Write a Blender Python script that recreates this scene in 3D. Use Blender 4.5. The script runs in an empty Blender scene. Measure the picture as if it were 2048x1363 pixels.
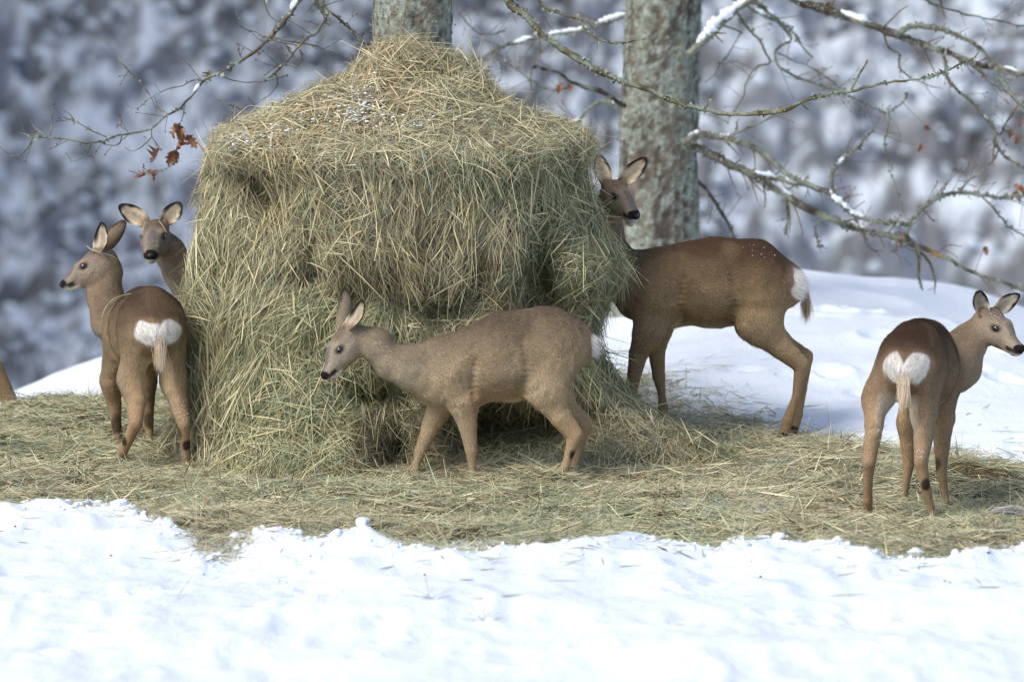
import bpy, math, random
import numpy as np
from mathutils import Vector, Matrix

random.seed(7)
rng = np.random.default_rng(11)
R = math.radians

# ------------------------------------------------------------------ camera, sky, sun, exposure
scene = bpy.context.scene
PITCH, CAMY, CAMZ, FPX = R(6.0), -25.0, 3.204, 12250.0
cam_d = bpy.data.cameras.new('camera')
cam = bpy.data.objects.new('camera', cam_d)
scene.collection.objects.link(cam)
cam.location = (0, CAMY, CAMZ)
cam.rotation_euler = (R(90) - PITCH, 0, 0)
cam_d.sensor_width = 36.0
cam_d.lens = FPX / 2048 * 36
cam_d.clip_start = 0.5
cam_d.clip_end = 1000
cam_d.dof.use_dof = True
cam_d.dof.focus_distance = 25.2
cam_d.dof.aperture_fstop = cam_d.lens / 80.0
cam_d.dof.aperture_blades = 9
scene.camera = cam
scene.cycles.use_denoising = True
scene.cycles.denoising_prefilter = 'ACCURATE'
scene.cycles.filter_width = 1.3
scene.cycles.sample_clamp_indirect = 3.0

SUN_EL, SUN_AZ = 49.0, 226.0       # azimuth of the sun seen from the scene, degrees from +Y clockwise
world = bpy.data.worlds.new('World')
scene.world = world
world.use_nodes = True
nt = world.node_tree
nt.nodes.clear()
sky = nt.nodes.new('ShaderNodeTexSky')
sky.sky_type = 'NISHITA'
sky.sun_disc = False
sky.sun_elevation = R(SUN_EL)
sky.sun_rotation = R(SUN_AZ)
sky.air_density = 1.0
sky.dust_density = 3.0
sky.ozone_density = 1.0
bg = nt.nodes.new('ShaderNodeBackground')
bg.inputs['Strength'].default_value = 0.14
out = nt.nodes.new('ShaderNodeOutputWorld')
nt.links.new(sky.outputs[0], bg.inputs[0])
nt.links.new(bg.outputs[0], out.inputs[0])
sd = bpy.data.lights.new('sun', 'SUN')
sd.energy = 1.9
sd.angle = R(26)
sd.color = (1.0, 0.965, 0.915)
sun = bpy.data.objects.new('sun', sd)
scene.collection.objects.link(sun)
_az, _el = R(SUN_AZ), R(SUN_EL)
sdir = Vector((math.sin(_az) * math.cos(_el), math.cos(_az) * math.cos(_el), math.sin(_el)))
sun.rotation_euler = sdir.to_track_quat('Z', 'Y').to_euler()
sun.location = sdir * 30
scene.view_settings.view_transform = 'Standard'
scene.view_settings.look = 'None'
scene.view_settings.exposure = 0.34
scene.view_settings.gamma = 1.0
scene.view_settings.use_curve_mapping = False

# ------------------------------------------------------------------ helpers
def W(px, py, Y):
    """world point on the plane y = Y seen at a place of the 2048 px wide photograph"""
    a = (681.5 - py) / FPX
    b = (px - 1024) / FPX
    dy = math.cos(PITCH) + a * math.sin(PITCH)
    dz = -math.sin(PITCH) + a * math.cos(PITCH)
    t = (Y - CAMY) / dy
    return np.array([b * t, Y, CAMZ + dz * t])

def groundY(py, z=0.0):
    a = (681.5 - py) / FPX
    s = (math.sin(PITCH) - a * math.cos(PITCH)) / (math.cos(PITCH) + a * math.sin(PITCH))
    return (CAMZ - z) / s + CAMY

def _hash(ix, iy, iz, seed):
    h = (ix.astype(np.int64) * 374761393 + iy.astype(np.int64) * 668265263 + iz.astype(np.int64) * 2147483647 + seed * 974634777)
    h = (h ^ (h >> 13)) * 1274126177
    h = h & 0xffffffff
    h = h ^ (h >> 16)
    return (h & 0xffff).astype(np.float32) / 65535.0

def noise3(x, y, z, seed=0):
    x = np.asarray(x, np.float32); y = np.asarray(y, np.float32); z = np.asarray(z, np.float32)
    x, y, z = np.broadcast_arrays(x, y, z)
    ix, iy, iz = np.floor(x), np.floor(y), np.floor(z)
    fx, fy, fz = x - ix, y - iy, z - iz
    fx = fx * fx * (3 - 2 * fx); fy = fy * fy * (3 - 2 * fy); fz = fz * fz * (3 - 2 * fz)
    r = 0
    for dx in (0, 1):
        wx = fx if dx else 1 - fx
        for dy in (0, 1):
            wy = fy if dy else 1 - fy
            for dz in (0, 1):
                wz = fz if dz else 1 - fz
                r = r + wx * wy * wz * _hash(ix + dx, iy + dy, iz + dz, seed)
    return r * 2 - 1

def noise2(x, y, seed=0):
    x = np.asarray(x, np.float32); y = np.asarray(y, np.float32)
    x, y = np.broadcast_arrays(x, y)
    ix, iy = np.floor(x), np.floor(y)
    fx, fy = x - ix, y - iy
    fx = fx * fx * (3 - 2 * fx); fy = fy * fy * (3 - 2 * fy)
    z0 = np.zeros_like(ix)
    r = 0
    for dx in (0, 1):
        wx = fx if dx else 1 - fx
        for dy in (0, 1):
            wy = fy if dy else 1 - fy
            r = r + wx * wy * _hash(ix + dx, iy + dy, z0, seed)
    return r * 2 - 1

def fbm2(x, y, o=4, seed=0, g=0.5):
    r, a = 0, 1.0
    for i in range(o):
        r = r + a * noise2(x, y, seed + i * 17)
        x = x * 2.03 + 5.1; y = y * 2.03 + 1.7; a *= g
    return r

def fbm3(x, y, z, o=3, seed=0):
    r, a = 0, 1.0
    for i in range(o):
        r = r + a * noise3(x, y, z, seed + i * 17)
        x = x * 2.03 + 5.1; y = y * 2.03 + 1.7; z = z * 2.03 + 3.3; a *= 0.5
    return r

def sstep(a, b, x):
    t = np.clip((x - a) / (b - a), 0, 1)
    return t * t * (3 - 2 * t)

def nrm(v):
    return v / np.maximum(np.linalg.norm(v, axis=-1, keepdims=True), 1e-9)

def lin(r, g, b):
    f = lambda c: (c / 255 / 12.92) if c / 255 <= 0.04045 else ((c / 255 + 0.055) / 1.055) ** 2.4
    return np.array([f(r), f(g), f(b)], np.float32)

def mesh_obj(name, V, F, mat=None, parent=None, col=None, smooth=True, label=None, cat=None, group=None, kind=None):
    V = np.asarray(V, np.float32).reshape(-1, 3)
    me = bpy.data.meshes.new(name)
    me.vertices.add(len(V))
    me.vertices.foreach_set('co', V.ravel())
    if isinstance(F, np.ndarray):
        F = F.astype(np.int32)
        n, k = F.shape
        starts = np.arange(n, dtype=np.int32) * k
        flat = F.ravel()
    else:
        starts, flat, s = [], [], 0
        for f in F:
            starts.append(s); flat.extend(f); s += len(f)
        starts = np.array(starts, np.int32); flat = np.array(flat, np.int32); n = len(F)
    me.loops.add(len(flat))
    me.loops.foreach_set('vertex_index', flat)
    me.polygons.add(n)
    me.polygons.foreach_set('loop_start', starts)
    if smooth:
        me.polygons.foreach_set('use_smooth', np.ones(n, bool))
    me.update(calc_edges=True)
    if col is not None:
        at = me.color_attributes.new('Col', 'FLOAT_COLOR', 'POINT')
        c4 = np.ones((len(V), 4), np.float32)
        c4[:, :3] = np.clip(col, 0.002, 1)
        at.data.foreach_set('color', c4.ravel())
    if mat:
        me.materials.append(mat)
    o = bpy.data.objects.new(name, me)
    scene.collection.objects.link(o)
    if parent: o.parent = parent
    props(o, label, cat, group, kind)
    return o

def props(o, label=None, cat=None, group=None, kind=None):
    if label: o['label'] = label
    if cat: o['category'] = cat
    if group: o['group'] = group
    if kind: o['kind'] = kind
    return o

def empty(name, loc=(0, 0, 0), rz=0, s=1.0, label=None, cat=None, group=None):
    o = bpy.data.objects.new(name, None)
    scene.collection.objects.link(o)
    o.location = loc; o.rotation_euler = (0, 0, rz); o.scale = (s, s, s)
    o.empty_display_size = 0.1
    return props(o, label, cat, group)

def mat_vcol(name, rough=0.8, spec=0.3, noise=0.0, nscale=60, bump=0.0, bscale=100, sheen=0.0, transl=0.0, coat=0.0):
    m = bpy.data.materials.new(name); m.use_nodes = True
    t = m.node_tree; b = t.nodes['Principled BSDF']
    a = t.nodes.new('ShaderNodeAttribute'); a.attribute_name = 'Col'
    src = a.outputs['Color']
    if noise:
        n = t.nodes.new('ShaderNodeTexNoise'); n.inputs['Scale'].default_value = nscale; n.inputs['Detail'].default_value = 6
        tc = t.nodes.new('ShaderNodeTexCoord'); t.links.new(tc.outputs['Object'], n.inputs['Vector'])
        mr = t.nodes.new('ShaderNodeMapRange'); mr.inputs[1].default_value = 0.3; mr.inputs[2].default_value = 0.7
        mr.inputs[3].default_value = 1 - noise; mr.inputs[4].default_value = 1 + noise
        t.links.new(n.outputs['Fac'], mr.inputs[0])
        mx = t.nodes.new('ShaderNodeVectorMath'); mx.operation = 'SCALE'
        t.links.new(src, mx.inputs[0]); t.links.new(mr.outputs[0], mx.inputs['Scale'])
        src = mx.outputs[0]
    t.links.new(src, b.inputs['Base Color'])
    b.inputs['Roughness'].default_value = rough
    b.inputs['Specular IOR Level'].default_value = spec
    if sheen:
        b.inputs['Sheen Weight'].default_value = sheen
    if bump:
        n = t.nodes.new('ShaderNodeTexNoise'); n.inputs['Scale'].default_value = bscale; n.inputs['Detail'].default_value = 5
        tc = t.nodes.new('ShaderNodeTexCoord'); t.links.new(tc.outputs['Object'], n.inputs['Vector'])
        bp = t.nodes.new('ShaderNodeBump'); bp.inputs['Strength'].default_value = bump; bp.inputs['Distance'].default_value = 0.01
        t.links.new(n.outputs['Fac'], bp.inputs['Height']); t.links.new(bp.outputs[0], b.inputs['Normal'])
    if transl:
        tr = t.nodes.new('ShaderNodeBsdfTranslucent'); t.links.new(src, tr.inputs['Color'])
        ms = t.nodes.new('ShaderNodeMixShader'); ms.inputs[0].default_value = transl
        o = t.nodes['Material Output']
        t.links.new(b.outputs[0], ms.inputs[1]); t.links.new(tr.outputs[0], ms.inputs[2]); t.links.new(ms.outputs[0], o.inputs['Surface'])
    return m

def mat_plain(name, c, rough=0.5, spec=0.5, coat=0.0, bump=0, bscale=60):
    m = bpy.data.materials.new(name); m.use_nodes = True
    t = m.node_tree; b = t.nodes['Principled BSDF']
    n = t.nodes.new('ShaderNodeTexNoise'); n.inputs['Scale'].default_value = bscale
    tc = t.nodes.new('ShaderNodeTexCoord'); t.links.new(tc.outputs['Object'], n.inputs['Vector'])
    cr = t.nodes.new('ShaderNodeMix'); cr.data_type = 'RGBA'
    cr.inputs[6].default_value = (*[x * 0.8 for x in c], 1); cr.inputs[7].default_value = (*[min(1, x * 1.15) for x in c], 1)
    t.links.new(n.outputs['Fac'], cr.inputs[0]); t.links.new(cr.outputs[2], b.inputs['Base Color'])
    b.inputs['Roughness'].default_value = rough; b.inputs['Specular IOR Level'].default_value = spec
    b.inputs['Coat Weight'].default_value = coat
    if bump:
        bp = t.nodes.new('ShaderNodeBump'); bp.inputs['Strength'].default_value = bump; bp.inputs['Distance'].default_value = 0.01
        t.links.new(n.outputs['Fac'], bp.inputs['Height']); t.links.new(bp.outputs[0], b.inputs['Normal'])
    return m

M = {}
M['fur'] = mat_vcol('fur', rough=0.75, spec=0.25, sheen=0.0)
M['skin'] = mat_vcol('fur_skin', rough=0.85, spec=0.15, noise=0.25, nscale=160, bump=0.5, bscale=220)
M['hay'] = mat_vcol('hay_straw', rough=0.6, spec=0.3, transl=0.18)
M['haycore'] = mat_vcol('hay_core', rough=0.95, spec=0.05, noise=0.5, nscale=70, bump=1.0, bscale=90)
M['bark'] = mat_vcol('lichen_bark', rough=0.9, spec=0.15, noise=0.35, nscale=45, bump=0.8, bscale=70)
M['lichen'] = mat_vcol('lichen', rough=0.95, spec=0.1)
M['leaf'] = mat_vcol('dry_leaf', rough=0.7, spec=0.2, transl=0.3, noise=0.3, nscale=80)
M['eye'] = mat_plain('deer_eye', (0.006, 0.005, 0.005), 0.06, 0.8, 0.6)
M['nose'] = mat_plain('deer_nose', (0.008, 0.008, 0.010), 0.35, 0.6, 0.2, 0.4, 400)
M['hoof'] = mat_plain('deer_hoof', (0.012, 0.010, 0.009), 0.4, 0.5)
M['mouth'] = mat_plain('deer_mouth', (0.25, 0.09, 0.07), 0.4, 0.5)

def mat_snow(name, base=(0.74, 0.81, 0.885), bscale=30, bump=0.35, fine=True):
    m = bpy.data.materials.new(name); m.use_nodes = True
    t = m.node_tree; b = t.nodes['Principled BSDF']
    b.inputs['Base Color'].default_value = (*base, 1)
    b.inputs['Roughness'].default_value = 0.7
    b.inputs['Specular IOR Level'].default_value = 0.25
    tc = t.nodes.new('ShaderNodeTexCoord')
    n = t.nodes.new('ShaderNodeTexNoise'); n.inputs['Scale'].default_value = bscale; n.inputs['Detail'].default_value = 8; n.inputs['Roughness'].default_value = 0.6
    mp = t.nodes.new('ShaderNodeMapping'); mp.inputs['Scale'].default_value = (1, .45, 1)
    t.links.new(tc.outputs['Object'], mp.inputs['Vector']); t.links.new(mp.outputs[0], n.inputs['Vector'])
    bp = t.nodes.new('ShaderNodeBump'); bp.inputs['Strength'].default_value = bump; bp.inputs['Distance'].default_value = 0.02
    t.links.new(n.outputs['Fac'], bp.inputs['Height']); t.links.new(bp.outputs[0], b.inputs['Normal'])
    return m
M['snow'] = mat_snow('snow')
M['snowlump'] = mat_snow('snow_lump', bscale=80, bump=0.2)

def mat_terrain():
    """near snow, far slope: snow on what faces up, rock and scrub on what is steep"""
    m = mat_snow('snow_ground')
    t = m.node_tree; b = t.nodes['Principled BSDF']
    a = t.nodes.new('ShaderNodeAttribute'); a.attribute_name = 'Col'
    t.links.new(a.outputs['Color'], b.inputs['Base Color'])
    return m
M['terrain'] = mat_terrain()

# ------------------------------------------------------------------ terrain heights
ridge_px = np.array([-600, -100, 40, 200, 400, 800, 1300, 1600, 1800, 1930, 2048, 2600])
ridge_z = np.array([-.75, -.50, -.34, -.17, 0.02, .16, .28, .285, .24, .165, .085, -.25])
RY = 6.0
front_pts = [(-300, 1000), (0, 1012), (120, 1015), (240, 1022), (300, 1045), (340, 1068), (400, 1100), (450, 1103), (520, 1085), (600, 1090),
             (720, 1082), (800, 1100), (950, 1102), (1100, 1100), (1220, 1085), (1300, 1075), (1400, 1088), (1440, 1102), (1550, 1088),
             (1700, 1105), (1800, 1125), (1900, 1132), (1960, 1115), (2048, 1100), (2300, 1090)]
back_pts = [(-300, 860), (0, 838), (60, 820), (130, 795), (220, 772), (400, 760), (1280, 800), (1340, 822), (1400, 836), (1460, 842), (1520, 856), (1580, 872),
            (1650, 880), (1720, 888), (1850, 905), (1950, 926), (2048, 938), (2300, 950)]
def _bound(pts):
    X, Y = [], []
    for px, py in pts:
        y = groundY(py); X.append((px - 1024) * (y + 25) / FPX); Y.append(y)
    return np.array(X), np.array(Y)
FX, FY = _bound(front_pts)
BX, BY = _bound(back_pts)

def hay_mask(x, y):
    """>0 inside the strewn hay, metres from the edge roughly"""
    w = 0.10 * noise2(x * 3, y * 3, 5) + 0.09 * noise2(x * 8, y * 5, 6) + 0.04 * noise2(x * 22, y * 14, 7)
    f = y - np.interp(x, FX, FY)
    b = np.interp(x, BX, BY) - y
    return np.minimum(f, b) + w

_pr = np.random.default_rng(404)
PRINTS = [(_pr.uniform(-2.3, 2.3), _pr.uniform(-4.8, -2.3), _pr.uniform(.035, .07), _pr.uniform(.02, .05)) for _ in range(34)] + [(_pr.uniform(1.0, 2.6), _pr.uniform(1.6, 4.5), _pr.uniform(.05, .10), _pr.uniform(.03, .06)) for _ in range(22)]
def snow_h(x, y):
    xr = x * (RY + 25) / np.maximum(y + 25, 5) if False else x
    rz = np.interp(x, (ridge_px - 1024) / 395.0, ridge_z)
    t = sstep(1.2, 5.6, y)
    h = rz * t
    # trodden bank right behind the standing deer
    h = h + 0.13 * np.exp(-((y - 3.0) / 1.1) ** 2) * sstep(0.2, 1.0, x) * (1 - sstep(1.9, 3.0, x))
    # far side of the knoll, valley, opposite slope
    d = np.maximum(y - RY, 0)
    h = h - 0.06 * np.minimum(d, 1) ** 2 - np.clip(d - 0.5, 0, 18) * 0.52
    h = h + np.where(y > 46, (y - 46) * 0.72, 0)
    h = h + sstep(-10.5, -29, x) * sstep(14, 30, y) * 54  # unseen spur on the left, added to shade the opposite slope
    # foreground falls away a little and rolls
    f = np.maximum(-1.5 - y, 0)
    h = h + 0.045 * noise2(x * 0.9, y * 0.8, 31) * sstep(0, 1.5, f)
    # lumps
    m = hay_mask(x, y)
    near = (y < 8) & (y > -9)
    out = sstep(0.06, -0.10, m)
    trod = out * (0.35 + 0.65 * sstep(-1.0, -0.1, m) )
    edge = np.exp(-((m + 0.12) / 0.13) ** 2) * (y < 0.5)
    fy = np.where(y < -1.2, .42, 1.0)
    l1 = 1 - np.abs(noise2(x * 6.5, (y + 1.2) * 7 * fy, 41))
    l2 = 1 - np.abs(noise2(x * 15 + 3, (y + 1.2) * 15 * fy, 42))
    l3 = 1 - np.abs(noise2(x * 2.7 + 3, (y + 1.2) * 2.6 * fy, 44))
    frontm = (y < 0.8)
    h = h + np.where(near, trod * np.where(frontm, (0.40 + 0.45 * sstep(-.25, -.9, m)) * (0.070 * (l1 - .5) + 0.030 * (l2 - .5) + 0.095 * (l3 - .5)), 0.020 * (l1 - .5) + 0.06 * (l3 - .5)), 0)
    h = h + edge * 0.020 * (0.4 + l1 * 0.9)
    for fx_, fy_, fr_, fd_ in PRINTS:
        h = h - np.where(near, fd_ * np.exp(-(((x - fx_) ** 2 + (y - fy_) ** 2) / fr_ ** 2) ** 1.5) - .35 * fd_ * np.exp(-((np.hypot(x - fx_, y - fy_) - 1.5 * fr_) / (.4 * fr_)) ** 2), 0)
    h = h + np.where(near, 0.03 * noise2(x * 1.7, y * 1.7, 43), 0)
    return h

def hay_h(x, y):
    m = hay_mask(x, y)
    base = snow_h(x, y)
    lum = 0.030 * noise2(x * 2.3, y * 2.6, 51) + 0.030 * noise2(x * 6, y * 5, 52) + 0.020 * noise2(x * 14, y * 12, 53)
    return base + sstep(-0.05, 0.35, m) * np.maximum(0.022 + 0.75 * lum, 0.010) - 0.008 + 0.10 * np.exp(-((x + 2.0) / .9) ** 2 - ((y - 1.8) / 1.0) ** 2)

# ------------------------------------------------------------------ the ground sheet
def axis(segs):
    out = []
    for a, b, st in segs:
        out.append(np.arange(a, b, st))
    out.append([segs[-1][1]])
    return np.concatenate(out)
xs = axis([(-90, -40, 5), (-40, -20, 1.0), (-20, -8, 0.4), (-8, -2.7, 0.12), (-2.7, 2.7, 0.021), (2.7, 8, 0.12), (8, 20, 0.5), (20, 90, 5)])
ys = axis([(-60, -10, 2), (-10, -6, 0.1), (-6, 0, 0.022), (0, 7, 0.035), (7, 48, 0.8), (48, 72, 0.16), (72, 130, 2.5)])
GX, GY = np.meshgrid(xs, ys, indexing='ij')
GZ = snow_h(GX, GY)
# the opposite slope: boulders and hummocks
far = sstep(46, 52, GY)
bl = np.abs(noise2(GX * 1.7, GY * 1.4, 61)); bl2 = 1 - np.abs(noise2(GX * 3.4 + 4, GY * 2.8, 62)); bl3 = noise2(GX * 4.5, GY * 3.6, 63)
GZ = GZ + far * (1.1 * noise2(GX * 0.25, GY * 0.2, 64) + 0.38 * (1 - bl) + 0.24 * bl2 + 0.12 * bl3)
V = np.stack([GX, GY, GZ], -1)
farc = np.maximum(far, sstep(-10, -14, GX) * sstep(12, 20, GY))
dzx = np.gradient(GZ, axis=0) / np.gradient(GX, axis=0)
dzy = np.gradient(GZ, axis=1) / np.gradient(GY, axis=1)
snowc = np.array([.74, .81, .885]); rock = lin(92, 101, 120); scrub = lin(96, 97, 98)
n1 = fbm2(GX * 2.8, GY * 2.8, 3, 71); n2 = fbm2(GX * 2.6, GY * 2.0, 3, 72)
steep = .9 * sstep(0.85, 1.5, np.hypot(dzx, dzy) + 0.55 * n1) * farc
steep = np.maximum(steep, farc * .88 * sstep(0.02, 0.62, n2))
rk = rock + (scrub - rock) * sstep(-.3, .3, n1)[..., None]
shade = 0.8 + 0.25 * n2[..., None]
colT = snowc * (1 - steep[..., None]) + rk * shade * steep[..., None]
nx, ny = GX.shape
idx = np.arange(nx * ny).reshape(nx, ny)
Fq = np.stack([idx[:-1, :-1], idx[1:, :-1], idx[1:, 1:], idx[:-1, 1:]], -1).reshape(-1, 4)
mesh_obj('snow_ground', V, Fq, M['terrain'], col=colT.reshape(-1, 3), kind='structure')

# ------------------------------------------------------------------ generic tube and blobs
def tube(pts, rad, seg=8, wob=0.0, seed=0, close=True):
    P = np.asarray(pts, float); r = np.asarray(rad, float)
    n = len(P)
    T = nrm(np.gradient(P, axis=0))
    up = np.array([0.1, 0.2, 1.0])
    if abs(T[0] @ nrm(up)) > 0.9: up = np.array([1.0, 0.1, 0.0])
    A = np.zeros_like(P)
    a = up - T[0] * (up @ T[0]); a /= np.linalg.norm(a)
    for i in range(n):
        a = a - T[i] * (a @ T[i]); a /= max(np.linalg.norm(a), 1e-9); A[i] = a
    B = np.cross(T, A)
    th = np.linspace(0, 2 * np.pi, seg, endpoint=False)
    rr = r[:, None] * np.ones(seg)
    if wob:
        rr = rr * (1 + wob * noise3(P[:, 0:1] * 40 + np.cos(th) * 1.3, P[:, 1:2] * 40 + np.sin(th) * 1.3, P[:, 2:3] * 40, seed))
    V = P[:, None] + rr[..., None] * (np.cos(th)[None, :, None] * A[:, None] + np.sin(th)[None, :, None] * B[:, None])
    V = V.reshape(-1, 3)
    i = np.arange(n - 1)[:, None] * seg; j = np.arange(seg)[None]; j2 = (j + 1) % seg
    F = np.stack([i + j, i + j2, i + seg + j2, i + seg + j], -1).reshape(-1, 4)
    return V, F

def subdiv(pts, step, jit=0.0, seed=0):
    """Catmull-Rom through the points"""
    P = np.asarray(pts, float)
    if len(P) < 3:
        n = max(2, int(np.linalg.norm(P[-1, :3] - P[0, :3]) / step)); t = np.linspace(0, 1, n + 1)[:, None]
        Q = P[0] * (1 - t) + P[-1] * t
    else:
        E = np.vstack([2 * P[0] - P[1], P, 2 * P[-1] - P[-2]])
        Q = []
        for i in range(1, len(E) - 2):
            n = max(1, int(np.linalg.norm(E[i + 1, :3] - E[i, :3]) / step)); t = np.linspace(0, 1, n, endpoint=False)[:, None]
            a, b, c, d = E[i - 1], E[i], E[i + 1], E[i + 2]
            Q.append(0.5 * (2 * b + (c - a) * t + (2 * a - 5 * b + 4 * c - d) * t ** 2 + (3 * b - a - 3 * c + d) * t ** 3))
        Q.append(P[-1:]); Q = np.vstack(Q)
    if jit:
        k = np.arange(len(Q))
        for ax in range(3):
            Q[:, ax] += jit * noise2(k * 0.6, ax * 10.0 + seed * 3.3, 80)
    return Q

class Acc:
    def __init__(s): s.V, s.F, s.C, s.n = [], [], [], 0
    def add(s, V, F, C):
        V = np.asarray(V, np.float32); C = np.broadcast_to(np.asarray(C, np.float32), V.shape)
        s.V.append(V); s.F.append(F + s.n); s.C.append(C); s.n += len(V)
    def build(s, name, mat, **k):
        if not s.V: return None
        return mesh_obj(name, np.vstack(s.V), np.vstack(s.F), mat, col=np.vstack(s.C), **k)

def strands(P, D, S, L, Wd, bend, col0, col1=None, nseg=3, taper=0.3):
    """ribbons: centre-line from P along D, width along S, curved by bend (vectors)"""
    n = len(P); t = np.linspace(0, 1, nseg + 1)
    C = P[:, None] + D[:, None] * (L[:, None, None] * t[None, :, None]) + bend[:, None] * (L[:, None, None] * (t ** 2)[None, :, None])
    w = Wd[:, None] * (1 - (1 - taper) * np.abs(2 * t - 1)[None] ** 3) * 0.5
    V = np.stack([C - S[:, None] * w[..., None], C + S[:, None] * w[..., None]], 2).reshape(-1, 3)
    m = (nseg + 1) * 2
    q = np.array([[2 * i, 2 * i + 1, 2 * i + 3, 2 * i + 2] for i in range(nseg)])
    F = (np.arange(n)[:, None, None] * m + q[None]).reshape(-1, 4)
    if col1 is None: col1 = col0
    CC = col0[:, None] * (1 - t)[None, :, None] + col1[:, None] * t[None, :, None]
    CC = np.repeat(CC, 2, axis=1).reshape(-1, 3)
    return V, F, CC

def rot_about(v, k, ang):
    c, s = np.cos(ang)[:, None], np.sin(ang)[:, None]
    return v * c + np.cross(k, v) * s + k * np.sum(k * v, -1, keepdims=True) * (1 - c)

# ------------------------------------------------------------------ HAY HEAP
HC = np.array([-0.470, 0.85])
HS = 474.0
prof_z = np.array([-0.06, 0.03, .12, .22, .35, .50, .68, .80, .95, 1.10, 1.22, 1.30, 1.335, 1.37, 1.41, 1.47, 1.52, 1.60, 1.66, 1.70, 1.725])
prof_rL = np.array([1.12, 1.00, .94, 0.90, .875, .86, .86, .84, .815, .79, .785, .78, .77, .73, .64, .53, .40, .20, .12, .08, .0])
prof_rR = np.array([1.72, 1.46, 1.18, 0.99, .86, .79, .84, .93, .82, .75, .735, .76, .775, .74, .60, .45, .385, .33, .29, .22, .0])
prof_f = np.array([1.02, .96, .92, .89, .88, .86, .86, .86, .87, .88, .90, .92, .90, .82, .68, .52, .42, .30, .22, .12, .0])
dents = [(520, 390, 55, 50, .16), (545, 440, 40, 40, .10), (470, 350, 45, 35, .07), (1075, 545, 40, 75, .17), (1090, 620, 70, 60, .14),
         (740, 590, 60, 45, .12), (890, 622, 70, 32, .12), (1060, 860, 110, 55, .30), (950, 850, 60, 60, .25), (750, 785, 60, 30, .15), (640, 560, 70, 30, .08),
         (790, 900, 35, 45, .18), (960, 560, 25, 60, .06), (880, 160, 40, 22, .05), (1135, 470, 30, 80, .06),(620, 520, 22, 70, .05), (450, 700, 40, 60, .06)]
dents += [(600, 372, 50, 16, .03), (1000, 395, 30, 40, .05), (760, 450, 22, 60, .04), (1130, 335, 40, 22, .04), (470, 560, 30, 60, .06), (640, 480, 40, 40, .06), (860, 480, 50, 25, .05)]
bulges = [(1080, 310, 80, 20, .04), (500, 330, 60, 20, .03), (800, 500, 130, 90, .06), (560, 640, 90, 80, .06), (600, 860, 120, 90, .10), (540, 930, 120, 50, .10), (640, 930, 100, 50, .08), (1000, 470, 70, 90, .07), (1170, 520, 60, 60, .05), (800, 310, 200, 30, .06), (850, 120, 80, 30, .05)]
def heap_point(th, u):
    """th: angle, -pi/2 faces the camera; u 0..1 along the profile"""
    zi = np.interp(u, np.linspace(0, 1, len(prof_z)), prof_z)
    uu = np.linspace(0, 1, len(prof_z))
    rl = np.interp(u, uu, prof_rL); rr = np.interp(u, uu, prof_rR); rf = np.interp(u, uu, prof_f)
    c, s = np.cos(th), np.sin(th)
    rx = np.where(c < 0, rl, rr)
    n = 2.6
    rad = (np.abs(c / rx.clip(1e-3)) ** n + np.abs(s / (rf * 0.80).clip(1e-3)) ** n) ** (-1 / n)
    rad = np.where(u > 0.999, 0, rad)
    # knotty outline
    wob = 0.045 * noise3(c * 3, s * 3, zi * 2.5, 91) + 0.028 * noise3(c * 8, s * 8, zi * 6, 92) + 0.012 * noise3(c * 20, s * 20, zi * 18, 93)
    rad = rad + wob * np.clip(rad * 3, 0, 1)
    # under the matted cap the sides are eaten back, in hanging locks
    rec = np.exp(-((zi - 1.13) / 0.10) ** 2) * (0.5 + 0.5 * noise2(th * 3, 0 * th + 2, 94)) * 0.018
    locks = 0.042 * noise2(th * 11, zi * 1.3, 95) * sstep(1.3, 1.1, zi) * sstep(0.1, 0.3, zi)
    rad = rad - rec + locks
    x = HC[0] + rad * c; y = HC[1] + rad * s
    z = zi + 0.03 * noise2(x * 4, y * 4, 96) * sstep(0, 0.2, zi)
    # dents and bulges placed on the side towards the meadow edge
    fr = sstep(0.0, -0.35, s)
    dx = 0; dyv = 0
    for px, py, sx, sz, d in [(a, b, c_, d_, e) for a, b, c_, d_, e in dents] + [(a, b, c_, d_, -e) for a, b, c_, d_, e in bulges]:
        p = W(px, py, 0.2)
        g = np.exp(-((x - p[0]) / (sx / 485)) ** 2 - ((z - p[2]) / (sz / 485)) ** 2) * d * fr * (1.5 if d > 0 else 1.0)
        y = y + g
    return np.stack([x, y, z], -1)
nth, nu = 420, 210
TH, UU = np.meshgrid(np.linspace(0, 2 * np.pi, nth, endpoint=False), np.linspace(0, 1, nu), indexing='ij')
HV = heap_point(TH, UU)
hi = np.arange(nth * nu).reshape(nth, nu); hj = np.roll(hi, -1, axis=0)
HF = np.stack([hi[:, :-1], hj[:, :-1], hj[:, 1:], hi[:, 1:]], -1).reshape(-1, 4)
hcol = lin(108, 96, 64) * (1 + 0.3 * fbm3(HV[..., 0] * 20, HV[..., 1] * 20, HV[..., 2] * 20, 3, 97)[..., None])  # darker than the straw: shade behind the strands put into the colour
heap = empty('hay_heap', (HC[0], HC[1], 0), label='tall feeding heap of loose green and straw coloured hay against the tree', cat='hay heap')
base_off = np.array([HC[0], HC[1], 0])
# core sits behind the straw
Nn = np.zeros_like(HV)
dth = np.roll(HV, -1, 0) - np.roll(HV, 1, 0); du = np.gradient(HV, axis=1)
Nn = nrm(np.cross(dth, du))
mesh_obj('hay_core', (HV - Nn * 0.028 - base_off), HF, M['haycore'], parent=heap, col=hcol.reshape(-1, 3))

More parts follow.
